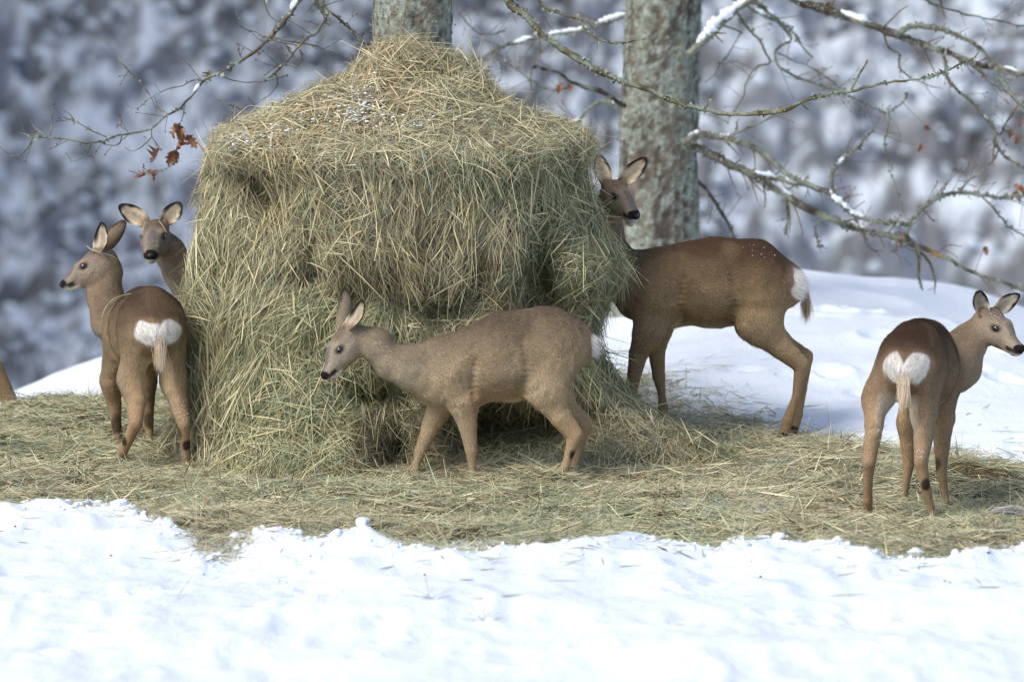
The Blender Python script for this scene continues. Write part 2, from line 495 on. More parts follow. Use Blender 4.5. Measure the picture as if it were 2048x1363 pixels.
HAYC = np.array([lin(218, 208, 174), lin(196, 188, 152), lin(178, 174, 140), lin(158, 160, 128), lin(148, 158, 136), lin(164, 146, 112), lin(138, 116, 86), lin(196, 186, 162), lin(168, 176, 152)])
HAYW = np.array([.15, .18, .16, .13, .12, .10, .05, .06, .05])
def hay_colours(n, green=0.0):
    w = HAYW.copy(); w[[3, 4, 8]] *= (1 + green); w /= w.sum()
    c = HAYC[rng.choice(len(HAYC), n, p=w)]
    return c * rng.uniform(0.50, 1.22, (n, 1)).astype(np.float32)

def tri_areas(V, F):
    a, b, c, d = (V[F[:, k]] for k in range(4))
    cr = np.cross(c - a, d - b)
    return 0.5 * np.linalg.norm(cr, axis=1), nrm(cr)

def heap_strands(n):
    Vv = HV.reshape(-1, 3)
    ar, fn = tri_areas(Vv, HF)
    cen = Vv[HF].mean(1)
    w = ar * np.where(cen[:, 1] > 1.15, 0.30, 1.0) * np.where(cen[:, 2] > 1.5, 1.25, 1.0)
    w = w * np.where((cen[:, 1] > 1.0) & (cen[:, 2] < 0.2), 0.3, 1)
    pick = rng.choice(len(HF), n, p=w / w.sum())
    q = Vv[HF[pick]]; a = rng.random((n, 1)); b = rng.random((n, 1))
    P = (q[:, 0] * (1 - a) + q[:, 1] * a) * (1 - b) + (q[:, 3] * (1 - a) + q[:, 2] * a) * b
    Nrm = fn[pick]
    out = P - np.array([HC[0], HC[1], 0.7]); sg = np.sign(np.sum(out * Nrm, -1, keepdims=True)); Nrm = Nrm * sg
    down = np.array([0, 0, -1.0]) - Nrm * (-Nrm[:, 2:3]); down = nrm(down)
    z = P[:, 2]
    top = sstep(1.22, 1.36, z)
    low = sstep(0.30, 0.12, z)
    coh = fbm3(P[:, 0] * 4.5, P[:, 1] * 4.5, P[:, 2] * 4.5, 2, 101)
    spread = 0.42 + 0.80 * sstep(-.3, .4, noise3(P[:, 0] * 3, P[:, 1] * 3, P[:, 2] * 3, 102))
    spread = spread * (1 - top) + top * 1.7
    spread = np.maximum(spread, low * 1.2)
    ang = coh * (1.0 + 1.1 * top) + rng.normal(0, 1, n) * spread
    ang = ang + top * (np.pi / 2) * np.where(rng.random(n) < .5, 1, -1) * 0.85
    D = rot_about(down, Nrm, ang)
    tilt = rng.normal(0, 0.17, n)
    wild = rng.random(n) < 0.06
    tilt = np.where(wild, rng.normal(0.3, 0.5, n), tilt)
    D = nrm(D * np.cos(tilt)[:, None] + Nrm * np.sin(tilt)[:, None])
    L = rng.lognormal(np.log(0.095), 0.50, n).clip(0.03, 0.30)
    off = rng.uniform(-0.028, 0.022, n) + np.abs(rng.normal(0, 0.008, n))
    P0 = P + Nrm * off[:, None] - D * (L * 0.5)[:, None]
    S = nrm(np.cross(D, Nrm + rng.normal(0, 0.45, (n, 3))))
    bend = nrm(rng.normal(0, 1, (n, 3))) * np.abs(rng.normal(0, 0.16, n))[:, None] + np.array([0, 0, -0.10])
    Wd = rng.lognormal(np.log(0.0026), 0.38, n).clip(0.0013, 0.0065)
    gr = noise3(P[:, 0] * 2.2, P[:, 1] * 2.2, P[:, 2] * 2.2, 103)
    c = hay_colours(n)
    grn = sstep(-.1, .5, gr)[:, None] * (1 - 0.8 * top)[:, None]
    c = c * (1 + grn * np.array([-.10, -.01, -.08]))
    brn = sstep(.15, .6, -gr)[:, None]
    c = c * (1 + brn * np.array([.02, -.05, -.12]))
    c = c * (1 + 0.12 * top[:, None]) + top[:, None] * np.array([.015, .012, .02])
    hl_ = rng.random(n) < 0.07
    P0 = P0 + Nrm * (hl_ * rng.uniform(.012, .030, n))[:, None]; Wd = Wd * (1 + .25 * hl_); L = L * (1 + .35 * hl_)
    c = np.where(hl_[:, None], (c * .25 + .75 * lin(214, 206, 164)) * rng.uniform(.8, 1.15, (n, 1)), c)
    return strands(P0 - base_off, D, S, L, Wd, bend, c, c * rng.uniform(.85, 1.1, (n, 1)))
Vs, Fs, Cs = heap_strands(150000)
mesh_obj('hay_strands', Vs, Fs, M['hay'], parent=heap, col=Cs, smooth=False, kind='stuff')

def lumps(P, r, seed=0, flat=0.7):
    """many small faceted lumps (octahedra with one split)"""
    base = np.array([[1, 0, 0], [-1, 0, 0], [0, 1, 0], [0, -1, 0], [0, 0, 1], [0, 0, -1]], float)
    tri = np.array([[0, 2, 4], [2, 1, 4], [1, 3, 4], [3, 0, 4], [2, 0, 5], [1, 2, 5], [3, 1, 5], [0, 3, 5]])
    # one subdivision
    vs = [tuple(v) for v in base]; key = {v: i for i, v in enumerate(vs)}; F2 = []
    def mid(a, b):
        m = np.array(vs[a]) + np.array(vs[b]); m = m / np.linalg.norm(m); t = tuple(np.round(m, 6))
        if t not in key: key[t] = len(vs); vs.append(t)
        return key[t]
    for a, b, c in tri:
        ab, bc, ca = mid(a, b), mid(b, c), mid(c, a)
        F2 += [(a, ab, ca), (ab, b, bc), (ca, bc, c), (ab, bc, ca)]
    B = np.array(vs); F2 = np.array(F2)
    n = len(P)
    rr = r[:, None] * rng.uniform(0.7, 1.2, (n, len(B)))
    sc = rng.uniform(0.75, 1.25, (n, 1, 3)); sc[..., 2] *= flat
    V = P[:, None] + B[None] * rr[..., None] * sc
    F = (np.arange(n)[:, None, None] * len(B) + F2[None]).reshape(-1, 3)
    return V.reshape(-1, 3), F

# bits of old snow caught on top of the heap
pp = []
for cx, cy, sx, sy, n in [(715, 215, 26, 30, 260), (520, 275, 45, 12, 130), (830, 255, 60, 12, 50), (560, 200, 40, 12, 40), (640, 250, 60, 20, 60), (470, 290, 20, 12, 50)]:
    for _ in range(n):
        x = random.gauss(cx, sx); yv = random.gauss(cy, sy)
        p = W(x, yv, 0.5)
        pp.append((p[0], p[2]))
pp = np.array(pp)
HVf = HV.reshape(-1, 3); frontsel = HVf[(HVf[:, 2] > 1.2)]
res = []
for x, z in pp:
    # hit of the view ray with the cap: nearest cap vertex in the (x, z) picture of a plane that leans with the slope
    d = (frontsel[:, 0] - x) ** 2 + (frontsel[:, 2] - 0.1 * (frontsel[:, 1] - 0.5) * -1 - z) ** 2 * 1.0 + np.where(frontsel[:, 1] > 0.95, 1, 0)
    res.append(frontsel[np.argmin(d)])
res = np.array(res) + rng.normal(0, 0.008, (len(pp), 3)) + np.array([0, -0.012, 0.018])
sv, sf = lumps(res - base_off, rng.uniform(0.003, 0.009, len(res)), flat=0.5)
mesh_obj('snow_crumbs', sv, sf, M['snowlump'], parent=heap, kind='stuff')

# ------------------------------------------------------------------ strewn hay
gx = np.arange(-3.0, 3.0, 0.03); gy = np.arange(-2.9, 3.7, 0.03)
AX, AY = np.meshgrid(gx, gy, indexing='ij')
AM = hay_mask(AX, AY)
AZ = np.where(AM > -0.02, hay_h(AX, AY) - 0.012, snow_h(AX, AY) - 0.06)
vv = np.stack([AX, AY, AZ], -1).reshape(-1, 3)
ii = np.arange(vv.shape[0]).reshape(AX.shape)
ff = np.stack([ii[:-1, :-1], ii[1:, :-1], ii[1:, 1:], ii[:-1, 1:]], -1).reshape(-1, 4)
keep = (AM.ravel()[ff] > -0.12).all(1)
cc = lin(92, 82, 58) * (1 + 0.25 * fbm2(AX * 18, AY * 18, 3, 111)[..., None])  # mat colour darkened to stand for shade in the gaps between straws
mesh_obj('hay_mat', vv, ff[keep], M['haycore'], col=cc.reshape(-1, 3), kind='stuff', label='trampled mat of hay lying on the snow under the strewn straw')

def ground_strands(n, sparse=False):
    if not sparse:
        x = rng.uniform(-2.75, 2.75, n * 2); y = rng.uniform(-2.7, 3.5, n * 2)
        m = hay_mask(x, y)
        bare = noise2(x * 2.1, y * 2.6, 121) * sstep(1.5, 2.1, x)
        p = sstep(-0.16, 0.10, m) * np.where(y > 1.2, .65, 1.0) * (1 - 0.85 * sstep(0.05, 0.4, bare))
        inside = (((x - HC[0]) / .85) ** 2 + ((y - HC[1]) / .62) ** 2) < 1
        ok = (rng.random(len(x)) < p) & ~inside
        x, y, m = x[ok][:n], y[ok][:n], m[ok][:n]
    else:
        x = rng.uniform(-2.7, 2.7, n * 4); y = rng.uniform(-4.2, 4.5, n * 4)
        m = hay_mask(x, y)
        p = np.exp(m / 0.42) * (m < 0) * sstep(-0.3, 0.5, noise2(x * 4, y * 4, 122))
        ok = rng.random(len(x)) < p
        x, y, m = x[ok][:n], y[ok][:n], m[ok][:n]
    n = len(x)
    z = np.where(m > -0.05, hay_h(x, y), snow_h(x, y)) + (rng.uniform(-0.012, 0.016, n) if not sparse else rng.uniform(0.002, 0.008, n))
    coh = fbm2(x * 3.0, y * 3.0, 2, 123) * 1.6
    ang = coh + rng.normal(0, 0.85, n) + np.where(rng.random(n) < .5, 0, np.pi)
    pit = rng.normal(0.0, 0.20 if not sparse else 0.05, n)
    wild = rng.random(n) < (0.07 if not sparse else .02)
    pit = np.where(wild, rng.normal(0.4, 0.5, n), pit)
    D = np.stack([np.cos(ang) * np.cos(pit), np.sin(ang) * np.cos(pit), np.sin(pit)], -1)
    L = rng.lognormal(np.log(0.115), 0.48, n).clip(0.03, 0.32)
    P = np.stack([x, y, z], -1) - D * (L * 0.5)[:, None]
    N = nrm(np.array([0, -0.5, 1.0]) + rng.normal(0, 0.4, (n, 3)))
    S = nrm(np.cross(D, N))
    bend = nrm(rng.normal(0, 1, (n, 3))) * np.abs(rng.normal(0, 0.13, n))[:, None] * np.array([1, 1, .6])
    Wd = rng.lognormal(np.log(0.0031), 0.38, n).clip(0.0013, 0.007)
    c = hay_colours(n, green=0.3) * rng.uniform(.62, 1.25, (n, 1))
    g = sstep(-.2, .5, noise2(x * 1.6, y * 1.6, 124))[:, None]
    c = c * (1 + g * np.array([-.07, 0.0, -.03])) * 1.10
    hl_ = rng.random(n) < .12; c[hl_] = lin(210, 204, 168) * rng.uniform(.8, 1.1, (int(hl_.sum()), 1)); z = z + .008 * hl_
    return strands(P, D, S, L, Wd, bend, c)
Vg, Fg, Cg = ground_strands(105000)
mesh_obj('strewn_hay', Vg, Fg, M['hay'], col=Cg, smooth=False, kind='stuff', label='loose hay strewn over the snow round the heap')
Vg, Fg, Cg = ground_strands(3600, True)
mesh_obj('stray_straws', Vg, Fg, M['hay'], col=Cg * .8, smooth=False, kind='stuff', label='stray straws lying on the clean snow')

# snow clods along the front edge
cx = rng.uniform(-2.4, 2.4, 520); cy = np.interp(cx, FX, FY) + rng.normal(-0.05, 0.12, 520)
cr = rng.lognormal(np.log(0.008), 0.55, 520).clip(0.003, 0.03)
cz = np.maximum(snow_h(cx, cy), hay_h(cx, cy)) + cr * 0.1
sv, sf = lumps(np.stack([cx, cy, cz], -1), cr, flat=0.8)
mesh_obj('snow_clods', sv, sf, M['snowlump'], kind='stuff', label='small crumbled snow clods along the front edge of the hay')

# ------------------------------------------------------------------ ROE DEER
VOX = 0.0058
def rotm(yaw, pitch, roll=0.0):
    """columns: forward, left, up; pitch up positive"""
    cy, sy, cp, sp, cr, sr = math.cos(yaw), math.sin(yaw), math.cos(pitch), math.sin(pitch), math.cos(roll), math.sin(roll)
    Rz = np.array([[cy, -sy, 0], [sy, cy, 0], [0, 0, 1]]); Ry = np.array([[cp, 0, -sp], [0, 1, 0], [sp, 0, cp]]); Rx = np.array([[1, 0, 0], [0, cr, -sr], [0, sr, cr]])
    return Rz @ Ry @ Rx

class Prim:
    def __init__(s, kind, a, b=None, ra=0.05, rb=None, ys=1.0, k=0.02, reg='torso', flow=None, Rm=None, t=None, sc=1.0, rv=None):
        s.kind, s.ra, s.rb, s.ys, s.k, s.reg = kind, ra, (ra if rb is None else rb), ys, k, reg
        s.a = np.array(a, float); s.b = np.array(b if b is not None else a, float)
        s.Rm = np.eye(3) if Rm is None else Rm; s.t = np.zeros(3) if t is None else np.array(t, float); s.sc = sc
        s.rv = np.array(rv, float) if rv is not None else None
        fl = np.array(flow, float) if flow is not None else (s.b - s.a if b is not None else np.array([-1, 0, -.3]))
        s.flow = nrm((s.Rm @ fl)[None])[0]
    def world(s, p): return s.Rm @ (p * s.sc) + s.t
    def bbox(s):
        r = (max(s.ra, s.rb) if s.rv is None else s.rv.max()) * s.sc * max(1, s.ys)
        A, B = s.world(s.a), s.world(s.b)
        return np.minimum(A, B) - r, np.maximum(A, B) + r
    def d(s, P):
        q = (P - s.t.astype(np.float32)) @ s.Rm.astype(np.float32) / s.sc
        if s.kind == 'e':
            u = (q - s.a) / s.rv
            k0 = np.linalg.norm(u, axis=-1); k1 = np.linalg.norm(u / s.rv, axis=-1)
            return (k0 * (k0 - 1) / np.maximum(k1, 1e-6)) * s.sc
        ys = np.array([1, 1 / s.ys, 1], np.float32)
        q = (q * ys).astype(np.float32); a = (s.a * ys).astype(np.float32); b = (s.b * ys).astype(np.float32)
        ba = b - a; L = float(ba @ ba)
        pa = q - a
        t = np.clip((pa @ ba) / max(L, 1e-9), 0, 1)
        dd = np.linalg.norm(pa - t[..., None] * ba, axis=-1) - (s.ra + (s.rb - s.ra) * t)
        return dd * (0.5 + 0.5 * min(s.ys, 1)) * s.sc

def surface_nets(F, org, h):
    S = F < 0
    c = np.zeros(tuple(n - 1 for n in F.shape), np.uint8)
    for dx in (0, 1):
        for dy in (0, 1):
            for dz in (0, 1):
                c += S[dx:F.shape[0] - 1 + dx, dy:F.shape[1] - 1 + dy, dz:F.shape[2] - 1 + dz]
    act = np.argwhere((c > 0) & (c < 8))
    idx = -np.ones(c.shape, np.int64); idx[tuple(act.T)] = np.arange(len(act))
    pos = np.zeros((len(act), 3)); cnt = np.zeros(len(act))
    C = [(i, j, k) for i in (0, 1) for j in (0, 1) for k in (0, 1)]
    for p in C:
        for ax in range(3):
            if p[ax]: continue
            q = list(p); q[ax] = 1
            f0 = F[act[:, 0] + p[0], act[:, 1] + p[1], act[:, 2] + p[2]]; f1 = F[act[:, 0] + q[0], act[:, 1] + q[1], act[:, 2] + q[2]]
            cr = (f0 < 0) != (f1 < 0)
            t = np.where(cr, f0 / np.where(cr, f0 - f1, 1), 0)
            pt = np.tile(np.array(p, float), (len(act), 1)); pt[:, ax] = t
            pos += pt * cr[:, None]; cnt += cr
    V = (act + pos / cnt[:, None]) * h + org
    Fs = []
    for ax in range(3):
        o1, o2 = (ax + 1) % 3, (ax + 2) % 3
        sl0 = [slice(1, -1)] * 3; sl1 = [slice(1, -1)] * 3
        sl0[ax] = slice(0, -1); sl1[ax] = slice(1, None)
        a = S[tuple(sl0)]; b = S[tuple(sl1)]
        e = np.argwhere(a != b)
        flip = a[tuple(e.T)]
        e = e + np.array([0 if i == ax else 1 for i in range(3)])
        def at(d1, d2):
            q = e.copy(); q[:, o1] -= d1; q[:, o2] -= d2
            return idx[tuple(q.T)]
        quad = np.stack([at(0, 0), at(1, 0), at(1, 1), at(0, 1)], -1)
        quad = np.where(flip[:, None], quad, quad[:, ::-1])
        Fs.append(quad)
    return V, np.vstack(Fs)

def vnormals(V, F):
    a, b, c, d = (V[F[:, k]] for k in range(4))
    n = np.cross(c - a, d - b)
    N = np.zeros_like(V)
    for k in range(4):
        for ax in range(3):
            N[:, ax] += np.bincount(F[:, k], n[:, ax], len(V))
    return nrm(N), n

def ear_mesh(base, tip, opening, w=0.040, cup=0.9):
    """cupped ear shell, inner side pale with a black rim"""
    base, tip = np.array(base, float), np.array(tip, float)
    ax = tip - base; L = np.linalg.norm(ax); ax = ax / L
    op = np.array(opening, float); op = op - ax * (op @ ax); op /= np.linalg.norm(op)
    sd = np.cross(ax, op)
    nu_, nv = 22, 15
    u = np.linspace(-0.06, 1, nu_); v = np.linspace(-1, 1, nv)
    U, Vv = np.meshgrid(u, v, indexing='ij')
    uc = U.clip(0, 1)
    wid = .88 * w * (0.40 + 0.60 * np.sin(np.pi * (0.10 + 0.62 * uc ** 0.8))) * np.clip(1 - uc ** 2.6, 0, 1) ** .62
    half = np.interp(uc, [0, .15, .5, 1], [2.2, 1.6, 1.05, .8]) * cup   # arc half angle
    a = Vv * half
    rad = wid / np.sin(np.minimum(half, 1.35))
    x = np.sin(a) * rad * np.where(half > 1.35, .9, 1); y = (1 - np.cos(a)) * rad
    ctr = 0.10 * L * np.sin(np.pi * uc)      # belly of the ear leans back
    Pin = base + ax * (U * L)[..., None] + sd * x[..., None] + op * (y - ctr * .5 - wid * .35)[..., None]
    dU = np.gradient(Pin, axis=0); dV = np.gradient(Pin, axis=1)
    N = nrm(np.cross(dU, dV))
    if np.mean(np.sum(N[:, nv // 2] * op, -1)) < 0: N = -N
    th = 0.0035 * (1 - 0.7 * np.abs(Vv) ** 4) * (1 - .6 * uc ** 4)
    Pout = Pin - N * th[..., None]
    V2 = np.concatenate([Pin.reshape(-1, 3), Pout.reshape(-1, 3)])
    g = np.arange(nu_ * nv).reshape(nu_, nv)
    Fi = np.stack([g[:-1, :-1], g[1:, :-1], g[1:, 1:], g[:-1, 1:]], -1).reshape(-1, 4)
    Fo = Fi[:, ::-1] + nu_ * nv
    o = nu_ * nv
    rim = []
    for i in range(nu_ - 1):
        rim.append([g[i, 0], g[i, 0] + o, g[i + 1, 0] + o, g[i + 1, 0]]); rim.append([g[i + 1, -1], g[i + 1, -1] + o, g[i, -1] + o, g[i, -1]])
    return V2, np.vstack([Fi, Fo, np.array(rim)]), (U, Vv, Pin, Pout, N, ax, op, sd)

def make_deer(name, label, group, root, yaw, sc, pal, dz, cz, neck, head, headR, hs, legs, ears, nfur=52000, mouth=False, tail=True, patch=(.570, .083, .060), seed=1, straws=(),
              belly_tuft=False, rump=1.0, spots=True, snow=None, belly=1.0):
    rg = np.random.default_rng(seed)
    rt = empty(name, root, yaw, sc, label, 'roe deer', group)
    lift = lambda x, z: z + dz + cz * np.clip((x + .2) / .42, -0.3, 1.4)
    T = lambda x, y, z: (x, y, lift(x, z))
    pr = []
    A = lambda *a, **k: pr.append(Prim(*a, **k))
    tf = (-1, 0, -.22)
    A('c', T(0.19, 0, .452), T(-0.04, 0, .518), .140, .174 * belly, ys=.80, k=.02, flow=tf)
    A('c', T(-0.04, 0, .520), T(-0.215, 0, .566), .174 * belly, .152, ys=.84 * rump, k=.04, flow=tf)
    A('c', T(-0.235, 0, .575), T(-0.315, 0, .572), .130, .098, ys=.95 * rump, k=.03, flow=(-1, 0, -.6), reg='rump')
    A('c', T(0.20, 0, .520), T(-0.19, 0, .626), .078, .088, ys=.8, k=.06, flow=tf)
    A('c', T(0.26, 0, .405), T(0.14, 0, .40), .088, .10, ys=.85, k=.04, flow=(-.6, 0, -.8))
    # neck chain: list of (point, r)
    for i in range(len(neck) - 1):
        a, ra = neck[i]; b, rb = neck[i + 1]
        A('c', a, b, ra, rb, ys=1.0, k=.05 if i == 0 else .03, reg='neck', flow=np.array(a) - np.array(b))
    # head
    H = dict(Rm=headR, t=head, sc=hs)
    hf = (-1, 0, 0.1)
    A('e', (0.030, 0, -.004), rv=(.060, .047, .050), k=.03, reg='head', flow=hf, **H)
    A('c', (0.035, 0, -.002), (0.105, 0, -.010), .046, .036, ys=.98, k=.015, reg='head', flow=hf, **H)
    A('c', (0.10, 0, -.020), (0.184, 0, -.045), .039, .0270, ys=.98, k=.02, reg='head', flow=hf, **H)
    A('c', (0.048, 0, -.050), (0.168, 0, -.063), .042, .0195, ys=.85, k=.025, reg='head', flow=hf, **H)
    for s in (-1, 1):
        A('e', (0.062, s * .022, -.036), rv=(.052, .030, .044), k=.02, reg='head', flow=hf, **H)
        A('e', (0.078, s * .030, .016), rv=(.026, .016, .012), k=.014, reg='head', flow=hf, **H)
        A('e', (0.000, s * .036, .022), rv=(.022, .018, .024), k=.015, reg='head', flow=hf, **H)
        A('e', (0.182, s * .0120, -.050), rv=(.024, .012, .014), k=.006, reg='head', flow=hf, **H)
    A('e', (0.196, 0, -.039), rv=(.017, .0185, .015), k=.010, reg='head', flow=hf, **H)
    if mouth:
        A('e', (0.168, 0, -.088), rv=(.026, .012, .009), k=.010, reg='head', flow=hf, **H)
    # legs
    for lg in legs:
        pts = lg['p']
        reg = lg['reg']
        if reg == 'hind':
            (hip, rh), (sti, rs), *rest = pts
            A('c', hip, sti, rh, rs, ys=.62, k=.035, reg='thigh', flow=(-.15, 0, -1))
            A('c', sti, rest[0][0], rs, rest[0][1], ys=.72, k=.020, reg='thigh', flow=(-.1, 0, -1))
        else:
            (sh, r1), (el, r2), *rest = pts
            A('c', sh, el, r1, r2, ys=.60, k=.030, reg='shoulder', flow=(-.4, 0, -1))
            A('c', el, rest[0][0], r2, rest[0][1], ys=.80, k=.018, reg='shoulder', flow=(0, 0, -1))
        for i in range(len(rest) - 1):
            A('c', rest[i][0], rest[i + 1][0], rest[i][1], rest[i + 1][1], ys=.85, k=.006, reg='leg', flow=np.array(rest[i + 1][0]) - np.array(rest[i][0]))
        if reg == 'hind':    # point of the hock and the tendon
            hk = np.array(rest[1][0]); st = np.array(rest[0][0]); ft = np.array(rest[2][0])
            back = nrm((hk - (st + ft) / 2)[None])[0]
            A('c', hk + back * .014 + np.array([0, 0, .012]), hk * .45 + st * .55 + back * .022, rest[1][1] * .60, rest[0][1] * .42, k=.012, reg='leg', flow=(0, 0, -1))
        else:
            kn = np.array(rest[1][0] if len(rest) > 3 else rest[0][0])
    lo = np.min([p.bbox()[0] for p in pr], 0) - .02; hi_ = np.max([p.bbox()[1] for p in pr], 0) + .02
    n = np.ceil((hi_ - lo) / VOX).astype(int) + 1
    Fd = np.full(n, 0.5, np.float32)
    gax = [(lo[i] + np.arange(n[i]) * VOX).astype(np.float32) for i in range(3)]
    for p in pr:
        b0, b1 = p.bbox(); pad = p.k + 2 * VOX
        i0 = np.maximum(((b0 - pad - lo) / VOX).astype(int), 0); i1 = np.minimum(((b1 + pad - lo) / VOX).astype(int) + 2, n)
        sl = tuple(slice(a, b) for a, b in zip(i0, i1))
        G = np.stack(np.meshgrid(*[gax[i][sl[i]] for i in range(3)], indexing='ij'), -1)
        d = p.d(G).astype(np.float32)
        f = Fd[sl]
        h = np.maximum(p.k - np.abs(f - d), 0) / p.k
        Fd[sl] = np.minimum(f, d) - h * h * p.k * .25
    # uneven muscle and coat
    V, F = surface_nets(Fd, lo, VOX)
    N, _ = vnormals(V, F)
    ctr = V.mean(0)
    if np.mean(np.sum(N * (V - V.mean(0)), -1)) < 0:
        F = F[:, ::-1]; N = -N
    # laplacian smoothing
    e = np.vstack([F[:, [0, 1]], F[:, [1, 2]], F[:, [2, 3]], F[:, [3, 0]]])
    deg = np.bincount(e.ravel(), minlength=len(V)).astype(float)
    def lap(X):
        out = np.zeros_like(X)
        for ax in range(X.shape[1]):
            out[:, ax] = np.bincount(e[:, 0], X[e[:, 1], ax], len(X)) + np.bincount(e[:, 1], X[e[:, 0], ax], len(X))
        return out / deg[:, None]
    for _ in range(2): V = V + 0.5 * (lap(V) - V)
    for _ in range(1): V = V - 0.2 * (lap(V) - V)
    N, _ = vnormals(V, F)
    V = V + N * (0.0050 * noise3(V[:, 0] * 13, V[:, 1] * 13, V[:, 2] * 11, 7 + seed) + 0.0026 * noise3(V[:, 0] * 42, V[:, 1] * 42, V[:, 2] * 30, 9 + seed))[:, None] * (V[:, 2] > .32)[:, None]
    # grooves where shoulder, ribs and thigh meet
    def groove(pts, dep, w, V):
        Q = subdiv([(a_, 0, lift(a_, b_)) for a_, b_ in pts], .02)
        dd_ = np.min(np.hypot(V[:, None, 0] - Q[None, :, 0], V[:, None, 2] - Q[None, :, 2]), axis=1)
        endf = np.exp(-(dd_ / w) ** 2) * sstep(.15, .6, np.abs(N[:, 1])) * (np.abs(V[:, 1]) > .05)
        return dep * endf
    gv = groove([(.085, .52), (.095, .43), (.085, .36), (.07, .32)], .011, .016, V) + groove([(-.11, .60), (-.125, .50), (-.12, .43), (-.10, .385)], .010, .022, V) \
        + groove([(.315, .60), (.275, .53), (.265, .45), (.275, .39)], .007, .020, V) + groove([(-.16, .40), (-.10, .365), (-.02, .355)], .005, .014, V)
    gv = gv - groove([(.13, .55), (.16, .47), (.17, .40)], .006, .035, V) - groove([(-.22, .62), (-.24, .52)], .005, .05, V)
    V = V - N * gv[:, None]
    N, _ = vnormals(V, F)
    if np.mean(np.sum(N * (V - V.mean(0)), -1)) < 0: N = -N
    # region weights and flow
    Vf = V.astype(np.float32)
    regs = ['torso', 'rump', 'neck', 'head', 'thigh', 'shoulder', 'leg']
    wt = {r: np.zeros(len(V), np.float32) for r in regs}; flow = np.zeros((len(V), 3)); tot = np.zeros(len(V)) + 1e-9
    for p in pr:
        d = p.d(Vf)
        w = np.exp(-np.clip(d + .01, 0, 1) / .012) + 1e-12
        wt[p.reg] += w; flow += w[:, None] * p.flow; tot += w
    for r in regs: wt[r] = (wt[r] / tot)[:, None]
    flow = flow / tot[:, None]
    x, y, z = V[:, 0], V[:, 1], V[:, 2]
    zb = z - dz - cz * np.clip((x + .2) / .42, -0.3, 1.4)
    mixc = lambda a, b, t: a + (b - a) * np.clip(t, 0, 1)[:, None]
    nz = noise3(x * 9, y * 9, z * 9, 20 + seed); nz2 = noise3(x * 25, y * 25, z * 25, 21 + seed)
    back, flank, bel, och, grey, legc, face, neckc = (np.asarray(pal[k]) for k in ('back', 'flank', 'belly', 'ochre', 'grey', 'leg', 'face', 'neck'))
    up = sstep(.43, .72, zb + .045 * N[:, 2] + .03 * nz)
    ct = mixc(mixc(np.tile(flank, (len(V), 1)), back, up), flank * .92, .3 * sstep(0, .6, nz))
    low = sstep(.385, .335, zb + .02 * nz + .03 * np.clip((x + .05) / .3, -1, 1)) * sstep(-.25, -.8, N[:, 2] + 0.15 * nz)
    ct = mixc(ct, bel, low)
    ct = mixc(ct, och, .55 * sstep(.43, .36, zb + .02 * nz) * (1 - low) * sstep(.26, .1, x))
    rs_ = sstep(-.12, -.22, x); ct = mixc(ct, bel, .9 * rs_ * sstep(.06, .03, np.abs(y)) * sstep(.47, .42, zb) * sstep(.1, -.3, N[:, 2]))
    crp = mixc(mixc(np.tile(flank, (len(V), 1)), back, sstep(.45, .73, zb + .03 * nz)), och, .35 * sstep(.1, -.5, N[:, 0]) * sstep(.55, .48, zb))
    cn = mixc(np.tile(neckc, (len(V), 1)), mixc(neckc[None].repeat(len(V), 0), back, .45 + 0 * x), sstep(.0, .5, N[:, 2]))
    cn = mixc(cn, grey, .5 * sstep(.1, -.6, N[:, 2]))
    inner = np.array([sstep(.02, -.02, 0 * v) for v in x]) if False else None
    sideY = np.where(y > 0, 1, -1); inn = sstep(.1, .7, -N[:, 1] * sideY)
    cth = mixc(mixc(np.tile(flank, (len(V), 1)), back, sstep(.48, .72, zb)), legc, sstep(.50, .33, zb + .03 * nz))
    cth = mixc(cth, bel, .85 * sstep(.0, .5, -N[:, 1] * sideY) * sstep(.53, .43, zb)); cth = mixc(cth, och, .45 * sstep(-.3, -.9, N[:, 0]) * sstep(.52, .4, zb))
    csh = mixc(np.tile(flank, (len(V), 1)), legc, sstep(.38, .26, zb + .03 * nz)); csh = mixc(csh, bel, .5 * inn)
    csh = mixc(csh, och, .5 * sstep(.2, -.6, N[:, 0]) * sstep(.42, .36, z))
    cl = mixc(np.tile(legc, (len(V), 1)), och, .15 + .35 * nz); cl = mixc(cl, och * 1.05, .45 * sstep(-.2, -.8, N[:, 0])); cl = mixc(cl, flank * .8, .35 * sstep(.2, .9, N[:, 0]))
    # head colours in head space
    h = ((V - head) @ headR) / hs
    hx, hy, hz = h[:, 0], np.abs(h[:, 1]), h[:, 2]
    chd = np.tile(face, (len(V), 1))
    chd = mixc(chd, pal['brow'], sstep(.014, .034, hz) * sstep(.12, .05, hx) * .9)
    chd = mixc(chd, pal['bridge'], sstep(.024, .010, hy) * sstep(-.02, .0, hz + (hx - .1) * .25) * sstep(.085, .11, hx) * .8)
    chd = mixc(chd, och * 1.05, .75 * np.exp(-((hx - .078) / .017) ** 2 - ((hz - .019) / .010) ** 2 - ((hy - .036) / .02) ** 2))
    chd = mixc(chd, och * 1.0, .55 * np.exp(-((hx + .005) / .022) ** 2 - ((hz - .02) / .03) ** 2 - ((hy - .045) / .02) ** 2))
    chd = mixc(chd, och * .95 + .03, .45 * sstep(-.035, -.075, hz) * sstep(.16, .10, hx))
    chd = mixc(chd, face * .78, .5 * sstep(.055, .03, hx - .10) * sstep(-.02, .01, hz) * sstep(.02, .04, hy))
    chd = mixc(chd, np.array([.012, .011, .011]), np.exp(-(((hx - .0875) / .0235) ** 2 + ((hz - .001) / .0150) ** 2 + ((hy - .045) / .03) ** 2) ** 2))
